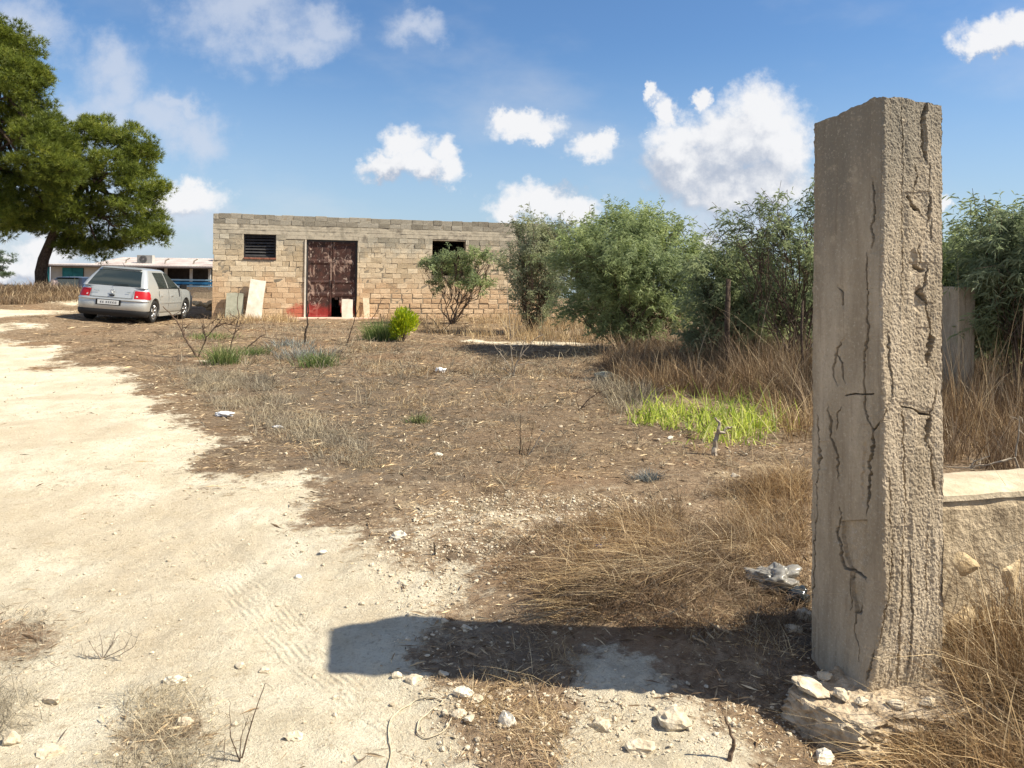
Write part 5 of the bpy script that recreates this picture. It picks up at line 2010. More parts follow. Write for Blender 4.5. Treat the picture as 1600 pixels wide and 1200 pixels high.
# ------------------------------------------------------------------ grasses
def region_pts(n, px_poly, jitter=0.0, power=0.0):
    """random ground points inside the outline given by photo points projected to the ground"""
    poly = np.array([onG(x, y)[:2] for x, y in px_poly])
    lo, hi = poly.min(0), poly.max(0)
    out = []
    m = 0
    while m < n:
        P = lo + (hi - lo) * rng.random((n * 3, 2))
        P = P[in_poly(P[:, 0], P[:, 1], poly)]
        if power:
            P = P[rng.random(len(P)) < (lo[1] / P[:, 1]) ** power]
        if not len(P):
            continue
        out.append(P)
        m += len(P)
    P = np.concatenate(out)[:n]
    return np.c_[P, H(P[:, 0], P[:, 1])]


def clump(P, k, spread):
    """turn every point into k points around it"""
    Q_ = np.repeat(P, k, 0)
    Q_[:, :2] += rng.normal(size=(len(Q_), 2)) * spread
    Q_[:, 2] = H(Q_[:, 0], Q_[:, 1])
    return Q_, k


def grass_obj(name, mat, label, cat, parts, kind='stuff', parent=None):
    g = MB()
    for ((P, k), Hh, W, lean, curl) in parts:
        n = len(P)
        m = n // k
        ch = np.repeat(rng.uniform(.45, 1.3, m), k)
        Hn = Hh * ch * rng.uniform(.5, 1.2, n)
        ln = np.zeros((n, 3))
        for a in (0, 1):
            ln[:, a] = lean[a] + np.repeat(rng.normal(size=m), k) * lean[2] * .75 + rng.normal(size=n) * lean[2] * .7
        rr_ = np.clip(np.repeat(rng.random(m), k) * .45 + rng.random(n) * .6, 0, 1)
        tall = rng.random(n) < .06
        Hn = np.where(tall, Hn * 1.5, Hn)
        rr_ = np.where(tall, .9 + .1 * rng.random(n), rr_)
        V, Q_, T, a = blades_np(P - (0, 0, .01), Hn, W * rng.uniform(.6, 1.5, n), ln, curl, rr_)
        g.add(V, Q_, T, a)
    o = g.build(name, mat, parent)
    if parent is None:
        tag(o, label, cat, kind=kind)
    return o


def seeds(n, poly, k, spread, thr=0.0, power=0.0):
    P = region_pts(n, poly, power=power)
    m = fbm(P[:, 0] * 1.3, P[:, 1] * 1.3, 77, 3) > thr
    return clump(P[m], k, spread)


fieldpoly0 = [(250, 600), (330, 560), (560, 545), (900, 560), (960, 600), (1250, 700), (1262, 760), (1000, 780), (720, 800), (560, 740), (430, 700), (330, 650)]
# matted dry grass left of the tall pillar
grass_obj('dry_grass', M['straw_brown'], 'matted brown dry grass heap in and above the pillar shadow', 'dry grass', [
    (seeds(800, [(790, 850), (960, 800), (1100, 770), (1262, 740), (1262, 985), (1180, 1010), (1080, 1000), (960, 965), (860, 950), (780, 925)], 14, .03, -.3), .15, .0034, (-.5, -.6, .8), .6),
    (seeds(700, [(900, 880), (1250, 800), (1262, 1010), (1150, 1020), (960, 990), (850, 960)], 14, .03), .12, .003, (-.3, -.3, .9), .5)])
grass_obj('dry_grass', M['straw_gold'], 'golden straw lying over the heap left of the pillar', 'dry grass', [
    (seeds(300, [(860, 860), (1000, 800), (1150, 760), (1262, 740), (1262, 900), (1100, 940), (950, 930), (850, 940)], 12, .03, -.25), .20, .0032, (-.9, -.8, .6), .4),
    (seeds(130, [(1120, 770), (1262, 740), (1262, 870), (1150, 860)], 14, .03, -.4), .27, .0026, (-.2, -.1, .6), .6),
    (seeds(60, [(980, 800), (1060, 790), (1060, 840), (980, 850)], 10, .02, -.5), .16, .0026, (-.2, 0, .6), .6)])
# long pale sheaf combed down towards the track
grass_obj('dry_grass', M['straw'], 'long pale sheaf of flattened straw running down the heap to the pillar shadow', 'dry grass', [
    (seeds(70, [(850, 950), (1000, 860), (1090, 880), (1000, 950), (900, 985)], 9, .03, -.6), .17, .0036, (-1.5, -.9, .35), .3),
    (seeds(30, [(960, 900), (1130, 830), (1200, 870), (1050, 940)], 9, .03, -.6), .22, .0034, (-1.2, -1.0, .5), .4)])
grass_obj('dry_brush', M['straw_brown'], 'low dark patches of dead weeds across the field', 'dry brush', [
    (seeds(900, fieldpoly0, 20, .07, .06), .075, .005, (0, 0, 1.1), .5),
    (seeds(420, [(430, 540), (700, 535), (960, 560), (960, 620), (500, 610)], 18, .10, .05), .13, .007, (0, 0, .9), .5),
    (seeds(160, [(640, 720), (780, 700), (1000, 720), (1150, 760), (900, 800), (700, 780)], 16, .05, .05), .05, .0035, (0, 0, 1.2), .5)])
# wiry dead twigs standing and lying all over the field
tw_ = MB()
for q_ in np.concatenate([region_pts(330, fieldpoly0), region_pts(150, [(430, 535), (960, 550), (960, 610), (380, 600)]), region_pts(60, [(700, 780), (1240, 760), (1240, 860), (760, 880)])]):
    sc_ = .035 + .012 * q_[1]
    for _ in range(rng.integers(3, 9)):
        d_ = unit(np.array([rng.normal(), rng.normal(), abs(rng.normal()) * .7 + .05]))
        e_ = q_ + d_ * sc_ * rng.uniform(.5, 1.6)
        tw_.tube(branch_pts(q_ - (0, 0, .005), e_, 4, .10), np.linspace(.0011 + .00022 * q_[1], .0006 + .0001 * q_[1], 4), 3, False, rng.random())
tag(tw_.build('dead_twigs', M['straw_grey']), 'wiry dead twigs and weed stems over the field', 'dead twigs', kind='stuff')
# foreground straw right
grass_obj('dry_grass', M['straw_gold'], 'tall golden dry grass in the right foreground against the low wall', 'dry grass', [
    (seeds(330, [(1500, 1010), (1600, 960), (1750, 960), (1850, 1250), (1560, 1300), (1500, 1150)], 20, .035, -.5), .34, .0042, (-.35, -.1, .45), .7),
    (seeds(160, [(1540, 1020), (1750, 980), (1800, 1150), (1560, 1160)], 11, .03, -.4), .54, .0040, (-.15, .05, .30), .8),
    (seeds(200, [(1400, 1165), (1500, 1150), (1800, 1200), (1800, 1330), (1420, 1300)], 16, .03, -.5), .20, .003, (-.5, -.1, .7), .6),
    (seeds(60, [(1480, 1010), (1560, 1000), (1560, 1080), (1490, 1090)], 12, .03, -.5), .22, .003, (-.2, 0, .5), .6)])
# brush under the bushes
grass_obj('dry_brush', M['straw_brown'], 'brown dry brush under the dark bushes behind the green leaf patch', 'dry brush', [
    (seeds(1500, [(940, 572), (985, 545), (1100, 548), (1262, 560), (1262, 650), (1150, 628), (1040, 618), (975, 612)], 16, .06, -.6), .42, .006, (0, 0, .38), .6),
    (seeds(700, [(1060, 560), (1262, 560), (1262, 640), (1150, 615)], 12, .05, -.6), .80, .006, (0, 0, .34), .9),
    (seeds(1000, [(1440, 640), (1480, 585), (1750, 580), (1800, 730), (1480, 740)], 16, .06, -.6), .45, .006, (0, 0, .40), .6),
    (seeds(500, [(1440, 620), (1480, 585), (1750, 580), (1800, 680), (1480, 690)], 12, .06, -.6), .85, .006, (0, 0, .22), .6),
    (seeds(500, [(1230, 570), (1300, 570), (1460, 600), (1460, 700), (1270, 690)], 14, .06, -.6), .55, .006, (0, 0, .3), .6)])
grass_obj('dry_brush', M['straw_gold'], 'lighter dry stalks standing among the brown brush', 'dry brush', [
    (seeds(170, [(960, 580), (1100, 560), (1262, 570), (1262, 650), (1050, 618)], 7, .08, -.6), .62, .008, (-.2, 0, .55), 1.0),
    (seeds(120, [(1470, 690), (1600, 650), (1750, 650), (1750, 720), (1480, 735)], 9, .05, -.6), .42, .005, (-.2, 0, .4), .6),
    (seeds(150, [(1150, 600), (1262, 600), (1262, 700), (1230, 690)], 9, .07, -.6), .40, .006, (-.2, 0, .7), 1.0),
    (seeds(110, [(1462, 620), (1560, 600), (1700, 600), (1700, 680), (1480, 690)], 9, .05, -.6), .80, .006, (0, 0, .25), .6)])
# along the building and the bush feet
grass_obj('dry_grass', M['straw'], 'straw coloured grass along the foot of the block building', 'dry grass', [
    (seeds(260, [(335, 498), (470, 494), (470, 503), (340, 508)], 9, .08, -.3), .24, .010, (0, 0, .35), .6),
    (seeds(900, [(560, 495), (650, 494), (960, 500), (960, 545), (880, 560), (780, 535), (640, 520), (560, 505)], 8, .09, -.1), .30, .009, (0, 0, .4), .6),
    (seeds(260, [(770, 500), (960, 505), (940, 560), (800, 535)], 10, .08, -.2), .5, .009, (0, 0, .3), .6)])
# grass bank at the left
grass_obj('dry_grass', M['straw_brown'], 'short brown grass bank on the left beyond the track', 'dry grass', [
    (seeds(1500, [(-200, 470), (-200, 456), (60, 460), (132, 464), (132, 472), (60, 474), (0, 477)], 9, .12, -.6), .26, .014, (0, 0, .4), .6)])
grass_obj('dry_brush', M['straw_brown'], 'dark brush around the foot of the leaning pine trunk', 'dry brush', [
    (seeds(900, [(-150, 458), (-100, 453), (20, 454), (60, 450), (130, 458), (130, 463), (60, 462), (-150, 462)], 10, .14, -.7), .34, .018, (0, 0, .45), .6)])
# thin dead growth over the field
fieldpoly = [(250, 600), (330, 560), (560, 545), (900, 560), (960, 600), (1250, 700), (1262, 760), (1000, 780), (720, 800), (560, 740), (430, 700), (330, 650)]
grass_obj('dry_grass', M['straw_grey'], 'short grey dead grass over the middle of the field', 'dry grass', [
    (seeds(1300, fieldpoly, 9, .05, .02), .085, .004, (0, 0, .9), .5),
    (seeds(900, [(270, 575), (420, 590), (560, 690), (600, 740), (520, 730), (400, 660), (330, 640), (300, 600)], 14, .06, -.3), .13, .004, (0, 0, .7), .5),
    (seeds(700, [(270, 510), (560, 505), (700, 545), (620, 590), (300, 590), (200, 560)], 10, .07, -.1), .16, .006, (0, 0, .6), .5),
    (seeds(200, [(930, 600), (1010, 590), (1030, 640), (960, 650)], 14, .05, -.4), .20, .005, (0, 0, .6), .5)])
grass_obj('dry_grass', M['straw'], 'scattered straw tufts on the brown earth', 'dry grass', [
    (seeds(700, fieldpoly, 8, .05, .08), .09, .004, (0, 0, .9), .5),
    (seeds(500, [(520, 560), (930, 560), (960, 640), (560, 640)], 8, .07, .0), .13, .005, (0, 0, .7), .5),
    (seeds(90, [(560, 850), (760, 820), (1000, 790), (1000, 840), (780, 900), (640, 880)], 9, .03, .1), .06, .002, (0, 0, 1.0), .5),
    (seeds(150, [(800, 1000), (900, 1000), (1000, 1120), (860, 1240), (760, 1160), (720, 1090)], 12, .035, -.2), .08, .002, (-.2, 0, 1.2), .4),
    (seeds(60, [(1120, 870), (1250, 1010), (1200, 1060), (1080, 1000)], 10, .03, -.2), .10, .002, (-.2, 0, 1.0), .4)])
grass_obj('dry_grass', M['straw_grey'], 'flattened greyish straw patch at the bottom left of the track', 'dry grass', [
    (seeds(150, [(185, 1080), (290, 1075), (330, 1130), (330, 1260), (160, 1260), (200, 1150)], 14, .03, -.35), .085, .0019, (.2, .3, 1.1), .4),
    (seeds(110, [(-100, 950), (50, 960), (90, 1010), (40, 1060), (-100, 1060)], 12, .035, -.3), .075, .0019, (0, 0, 1.1), .4),
    (seeds(60, [(-50, 1085), (50, 1080), (60, 1140), (-50, 1150)], 12, .03, -.3), .085, .0019, (0, 0, 1.0), .4)])

# litter lying flat: straw bits, twigs and small stones
def scatter_flat(n, y0, y1, x0, x1, keep, pw=1.0):
    u = rng.random(n)
    Yv = y0 * (y1 / y0) ** u if pw == 1.0 else y0 + (y1 - y0) * u
    Xv = (x0 + (x1 - x0) * rng.random(n)) * (Yv / y1)
    m = keep(Xv, Yv)
    return Xv[m], Yv[m]


tm = lambda x, y: track_mask(x, y)
xs_, ys_ = scatter_flat(260000, 1.9, 26, -24, 17, lambda x, y: (rng.random(len(x)) > np.clip(tm(x, y) * 1.15, 0, .994)) & (fbm(x * 2.2, y * 2.2, 131, 3) + .55 * rng.random(len(x)) > .05) & ~((x > 8)))
n = len(xs_)
Ln = (.018 + .0028 * ys_) * rng.uniform(.4, 1.6, n) * np.where(rng.random(n) < .18, 2.6, 1)
a_ = rng.random(n) * math.pi
D_ = np.stack([np.cos(a_), np.sin(a_), rng.normal(size=n) * .10], 1)
P_ = np.c_[xs_, ys_, H(xs_, ys_) + .003 + .004 * rng.random(n)]
V, T, a = leaves_np(P_, D_, Ln, np.where(rng.random(n) < .3, Ln * .10, Ln * .02) + .0006 + .00022 * ys_, .02, rng.random(n) ** .8)
print('litter', n)
tag(link('litter', mesh_np('litter', V, [T], False, {'rnd': a}), M['litter']), 'chopped straw and leaf litter covering the brown earth', 'litter', kind='stuff')
# pebbles
base_r = [rock_mesh('pebble', (1, 1, .7), 300 + k, 1, .2) for k in range(6)]
bv = [np.array([v.co[:] for v in m_.vertices]) for m_ in base_r]
bt = [np.array([p.vertices[:] for p in m_.polygons]) for m_ in base_r]
pb = MB()
xs_, ys_ = scatter_flat(12000, 1.9, 12, -12, 8, lambda x, y: (rng.random(len(x)) < .22 + .8 * np.clip(fbm(x * .9, y * .9, 141, 2) + .25, 0, 1)) & ~((tm(x, y) > .8) & (rng.random(len(x)) < .45)))
ex = region_pts(2600, [(560, 860), (700, 780), (900, 770), (1060, 780), (1000, 830), (820, 880), (700, 960), (600, 960)])
ex2 = region_pts(900, [(640, 1060), (760, 1080), (1240, 1110), (1270, 1190), (900, 1195), (700, 1190)])
xs_ = np.concatenate([xs_, ex[:, 0], ex2[:, 0]])
ys_ = np.concatenate([ys_, ex[:, 1], ex2[:, 1]])
hs_ = H(xs_, ys_)
for i in range(len(xs_)):
    k = i % 6
    s_ = (.0028 + .0006 * ys_[i]) * (1 + 2.4 * rng.random() ** 5)
    V = bv[k] @ rotz(rng.random() * 6.28).T * s_ * np.array([1, rng.uniform(.7, 1.2), rng.uniform(.6, 1)])
    pb.add(V + (xs_[i], ys_[i], hs_[i] + s_ * .25), None, bt[k], rng.random())
print('pebbles', len(xs_))
tag(pb.build('pebbles', M['rock']), 'small pale pebbles strewn over track and earth', 'pebbles', kind='stuff')
from mathutils import noise as mnoise

# ------------------------------------------------------------------ countable plants
def leafy_clump(name, label, cat, px, py, n, h, w, spread, mat, lean=.5, curl=.8, group=None, bias=(0, 0)):
    c = onG(px, py)
    root = empty(name, tuple(c), 0, label, cat, group)
    P = np.zeros((n, 3))
    P[:, :2] = rng.normal(size=(n, 2)) * spread
    P[:, 2] = H(P[:, 0] + c[0], P[:, 1] + c[1]) - c[2]
    ln = np.zeros((n, 3))
    rad = P[:, :2] / (spread * 2)
    ln[:, :2] = rad * lean + rng.normal(size=(n, 2)) * lean * .55 + np.array(bias)
    V, Q_, T, a = blades_np(P, h * rng.uniform(.5, 1.2, n), w, ln, curl)
    g = MB()
    g.add(V, Q_, T, a)
    g.build('leaves', mat, root)
    return root


# bright bulb leaves: several clumps side by side
c_ = onG(1100, 668)
bulb_spots = [(1003, 660), (1030, 664), (1050, 655), (1068, 670), (1092, 660), (1110, 676), (1132, 662), (1150, 680), (1170, 668), (1190, 672), (1208, 662), (1040, 648), (1085, 646), (1125, 648), (1165, 652), (1070, 655), (1150, 668), (1020, 652), (1180, 658), (1105, 690), (1158, 690)]
gb = MB()
for (px, py) in bulb_spots:
    c = onG(px, py)
    n = 46
    P = np.zeros((n, 3))
    P[:, :2] = rng.normal(size=(n, 2)) * .13
    P[:, :2] += c[:2]
    P[:, 2] = H(P[:, 0], P[:, 1])
    ln = rng.normal(size=(n, 3)) * .75 + np.array([.12, -.05, 0])
    V, Q_, T, a = blades_np(P, .21 * rng.uniform(.4, 1.3, n), .017 * rng.uniform(.6, 1.3, n), ln, .9)
    gb.add(V, Q_, T, a)
tag(gb.build('bulb_leaves', M['bulb']), 'bright yellow green strap leaves in a low patch left of the pillar', 'leaf patch', kind='stuff')
# yellow green little bush
c = onG(630, 534)
yb = empty('yellow_bush', tuple(c), 0, 'small vivid yellow green bush in front of the block building', 'bush')
n = 420
u = unit(jit(n)) * (rng.random(n) ** .5)[:, None] * np.array([.27, .25, .30]) + np.array([0, 0, .40])
V, T, a = leaves_np(u, unit(u - (0, 0, .0)) + jit(n, .35) + (0, 0, .5), .10, .022, -.1)
g = MB()
n2 = 1500
u2 = unit(jit(n2)) * (rng.random(n2) ** .5)[:, None] * np.array([.20, .20, .24]) + np.repeat(np.array([[-.10, 0, .26], [.12, .05, .40], [.0, -.05, .48]]), 500, 0)
V2, T2, a2 = leaves_np(u2, unit(u2 * (1, 1, .5)) + jit(n2, .4) + (0, 0, .4), .09, .022, -.1)
g.add(V, None, T, a)
g.add(V2, None, T2, a2)
g.build('leaves', M['yellow'], yb)
g = MB()
for k in range(14):
    g.tube(branch_pts((0, 0, 0), u[k], 5, .05), np.linspace(.010, .004, 5), 4, False)
g.build('stems', M['twig'], yb)
leafy_clump('grass_tuft', 'long green grass tuft touching the left side of the yellow bush', 'grass tuft', 596, 531, 900, .46, .012, .17, M['grass'], .45)
leafy_clump('weed', 'green spiky weed at the foot of the bare left vine', 'weed', 350, 568, 420, .38, .010, .13, M['grass'], .6)
leafy_clump('weed', 'green weed half sunk in the blue grey thistle patch', 'weed', 497, 572, 380, .26, .011, .15, M['grass'], .7)
leafy_clump('weed', 'blue grey dried thistle behind the small green weed', 'weed', 482, 560, 320, .26, .010, .24, M['bluegrey'], .6)
leafy_clump('weed', 'flat blue grey weed patch beside the dark stake', 'weed', 455, 541, 260, .16, .012, .26, M['bluegrey'], .8)
leafy_clump('weed', 'tiny grey green tuft alone on the litter below the bright leaf patch', 'weed', 1014, 752, 260, .10, .0035, .045, M['bluegrey'], .8)
leafy_clump('weed', 'small dull green tuft near the dark twigs in mid field', 'weed', 655, 660, 200, .11, .005, .06, M['grass'], .8)
leafy_clump('weed', 'dull green tuft in the brown grass left of the blue grey thistle', 'weed', 400, 553, 300, .18, .010, .16, M['grass'], .8)
leafy_clump('weed', 'low green weed in front of the slabs leaning on the block wall', 'weed', 330, 528, 260, .14, .012, .25, M['grass'], .8)
leafy_clump('weed', 'pale dry spiky weed at the left end of the bright leaf patch', 'weed', 985, 628, 260, .34, .010, .16, M['straw_grey'], .55)


# ------------------------------------------------------------------ bare sticks and dead shrubs, traced stem by stem
def sticks(name, label, cat, base, Yd, stems, mat, r=.012, group=None, part='stem', twigs=0):
    c = onG(*base) if Yd is None else np.array([atY(base[0], base[1], Yd)[0], Yd, Hf(atY(base[0], base[1], Yd)[0], Yd)])
    Yd = c[1]
    root = empty(name, tuple(c), 0, label, cat, group)
    for st in stems:
        pts = [atY(x, y, Yd) - c for x, y in st]
        pts[0][2] = min(pts[0][2], -.0) if st[0] == stems[0][0] else pts[0][2]
        P = np.array(pts)
        P[:, 1] += np.cumsum(rng.normal(size=len(P)) * .03 * np.linalg.norm(P[-1] - P[0]))
        # resample smoothly
        t = np.linspace(0, len(P) - 1, len(P) * 3)
        P = np.stack([np.interp(t, np.arange(len(P)), P[:, k]) for k in range(3)], 1) + rng.normal(size=(len(t), 3)) * .25 * r
        k_ = 1.0 if st is stems[0] else .7
        g = MB()
        g.tube(P, np.linspace(r * k_, r * .35 * k_, len(P)), 6)
        for _ in range(twigs):
            i = rng.integers(len(P) // 3, len(P))
            e = P[i] + unit(rng.normal(size=3) + (0, 0, .5)) * rng.uniform(4, 10) * r * 1.4
            g.tube(branch_pts(P[i], e, 4, .08), np.linspace(r * .3, r * .12, 4), 3, False)
        g.build(part, mat, root)
    return root


sticks('dead_vine', 'bare dark vine with two long arms, nearest the silver car', 'dead vine', (308, 558), None,
       [[(308, 558), (300, 540), (290, 528), (280, 505), (268, 490), (255, 478)], [(308, 558), (315, 545), (322, 528), (335, 512), (345, 500), (348, 492)], [(322, 530), (316, 515), (318, 500)],
        [(290, 528), (286, 515), (284, 508)], [(335, 512), (350, 505), (362, 508), (378, 512)], [(345, 500), (338, 498), (330, 505)]], M['twig'], .021, twigs=9)
sticks('dead_vine', 'thin dark vine stem standing behind the green spiky weed', 'dead vine', (357, 552), None,
       [[(357, 552), (360, 535), (364, 522), (368, 505), (370, 495), (367, 480), (366, 462), (368, 448)], [(364, 522), (372, 515), (380, 512)], [(364, 522), (352, 512), (345, 505)], [(370, 496), (360, 492)]], M['twig'], .014, twigs=6)
sticks('dead_vine', 'small hooked dead vine right of the green spiky weed', 'dead vine', (385, 545), None,
       [[(385, 545), (392, 538), (400, 532), (406, 526), (414, 522), (414, 515), (408, 512)], [(392, 538), (399, 541), (402, 545)], [(406, 526), (424, 528), (440, 530)]], M['twig'], .013, twigs=5)
sticks('stake', 'dark upright stake in front of the left side of the rusty door', 'stake', (477, 538), None,
       [[(477, 538), (476, 520), (479, 508), (478, 496), (480, 485), (479, 470)]], M['twig_dark'], .024)
sticks('stake', 'thin leaning dark stake right of the rusty door', 'stake', (541, 540), None,
       [[(541, 540), (546, 525), (551, 510), (556, 495), (562, 478)]], M['twig'], .016)
sticks('stake', 'slim twig leaning right in front of the stone wall near the grass tuft', 'stake', (580, 500), None,
       [[(580, 500), (588, 488), (592, 478), (600, 462)], [(588, 488), (586, 476)]], M['twig'], .014)
sticks('dead_shrub', 'pale forked dead shrub standing in mid field before the round bush', 'dead shrub', (803, 588), None,
       [[(803, 588), (805, 572), (812, 558), (822, 545), (835, 530), (848, 522)], [(803, 588), (795, 570), (785, 556), (776, 545), (770, 535)], [(803, 588), (800, 560), (798, 540)], [(805, 572), (820, 568), (835, 566)],
        [(812, 558), (818, 540), (820, 532)], [(803, 588), (790, 578), (780, 575)]], M['twig_grey'], .014, twigs=5)
sticks('dead_shrub', 'blackened twigs in mid field left of the pale slanting ones', 'dead shrub', (812, 712), None,
       [[(812, 712), (813, 690), (813, 668), (814, 648)], [(815, 712), (817, 696), (818, 685)], [(823, 712), (828, 695), (834, 660)]], M['twig_dark'], .006)
sticks('dead_shrub', 'pale slanting twigs in mid field beside blackened ones', 'dead shrub', (826, 712), None,
       [[(826, 712), (835, 698), (844, 682), (856, 665)], [(835, 698), (848, 688)]], M['twig_grey'], .007)
sticks('dead_shrub', 'thin upright dead sprig with a dark foot left in mid field', 'dead shrub', (652, 662), None,
       [[(652, 662), (655, 645), (656, 625)], [(652, 662), (645, 650), (638, 645)], [(652, 662), (660, 650)]], M['twig'], .006, twigs=4)
sticks('dead_shrub', 'wiry dead shrub beside the pale sack under the round bush', 'dead shrub', (905, 640), None,
       [[(905, 640), (918, 625), (935, 612), (955, 606)], [(905, 640), (900, 622), (905, 605)], [(905, 640), (920, 632), (940, 628)]], M['twig'], .009, twigs=9)
sticks('dead_stump', 'bleached thick broken stem leaning in front of the bright leaf patch', 'stump', (1115, 712), None,
       [[(1115, 712), (1118, 696), (1122, 680), (1124, 664), (1118, 652)], [(1124, 676), (1134, 670), (1142, 668)]], M['twig_grey'], .026)
sticks('dead_weed', 'dead branching weed lying on the pale track at the left', 'dead weed', (160, 1030), None,
       [[(160, 1030), (150, 1015), (140, 1000)], [(160, 1030), (172, 1012), (185, 992)], [(160, 1030), (190, 1020), (215, 1005), (222, 985)], [(160, 1030), (135, 1025), (118, 1020)], [(160, 1030), (160, 1010), (156, 992)],
        [(160, 1030), (195, 1012), (205, 992)], [(160, 1030), (148, 1040), (130, 1048)], [(160, 1030), (178, 1040), (140, 1055)], [(160, 1030), (175, 1005), (178, 990)]], M['twig_grey'], .0035, twigs=9)
sticks('dead_weed', 'thin dark upright stalks at the bottom of the track', 'dead weed', (375, 1190), None,
       [[(375, 1190), (385, 1150), (398, 1110), (412, 1072)], [(375, 1190), (378, 1150), (390, 1115)], [(375, 1190), (360, 1150), (358, 1105)], [(365, 1195), (350, 1190), (352, 1150)]], M['twig'], .0032, twigs=5)
sticks('bramble', 'long pale bent branch above the low wall at the right', 'branch', (1590, 742), 4.3,
       [[(1610, 728), (1586, 712), (1560, 718), (1545, 724), (1515, 731), (1478, 731)], [(1515, 731), (1520, 720), (1545, 712)], [(1586, 712), (1592, 680), (1594, 650)]], M['twig_grey'], .007, twigs=3)
sticks('dead_shrub', 'tangle of dead twigs under the right window of the block building', 'dead shrub', (690, 520), None,
       [[(690, 520), (680, 505), (668, 492)], [(690, 520), (705, 505), (722, 495), (738, 490)], [(690, 520), (695, 500), (690, 480)], [(690, 520), (672, 515), (655, 505)], [(690, 520), (715, 515), (735, 508)], [(690, 520), (710, 498), (716, 480)]], M['twig'], .014, twigs=10)
sticks('dead_shrub', 'bare whitish stems at the foot of the tall narrow shrub', 'dead shrub', (798, 530), None,
       [[(798, 530), (796, 500), (792, 460), (796, 420)], [(798, 530), (788, 505), (776, 490)], [(798, 530), (806, 500), (808, 470)], [(798, 530), (812, 512), (825, 505)]], M['twig_grey'], .012, twigs=7)
sticks('fallen_stick', 'short grey brown stick lying on the earth at the bottom near the footing', 'stick', (1140, 1190), None,
       [[(1138, 1192), (1146, 1172), (1144, 1150), (1135, 1122)]], M['twig'], .009)
sticks('fallen_stick', 'dark stick lying by the white stone in mid track', 'stick', (680, 868), None, [[(680, 868), (679, 856), (678, 848)]], M['twig_dark'], .006)
# wooden fence stakes in the brush
for i, (px, y0, y1, Yd, lab) in enumerate([(1136, 436, 590, 11.2, 'dark rough wooden post in front of the dark low bush'), (1252, 470, 630, 10.5, 'thin dark post hard against the left edge of the tall pillar')]):
    b_ = atY(px, y1, Yd)
    t_ = atY(px, y0, Yd)
    g = MB()
    k_ = Hf(b_[0], Yd)
    g.tube([(0, 0, -.1), (.01, 0, .4), (-.01, .01, .9), (0, 0, t_[2] - k_)], [.045, .04, .042, .036] if i == 0 else [.022, .02, .02, .016], 8)
    o = g.build('wooden_post', M['bark'], None, True, (b_[0], Yd, k_))
    tag(o, lab, 'post')

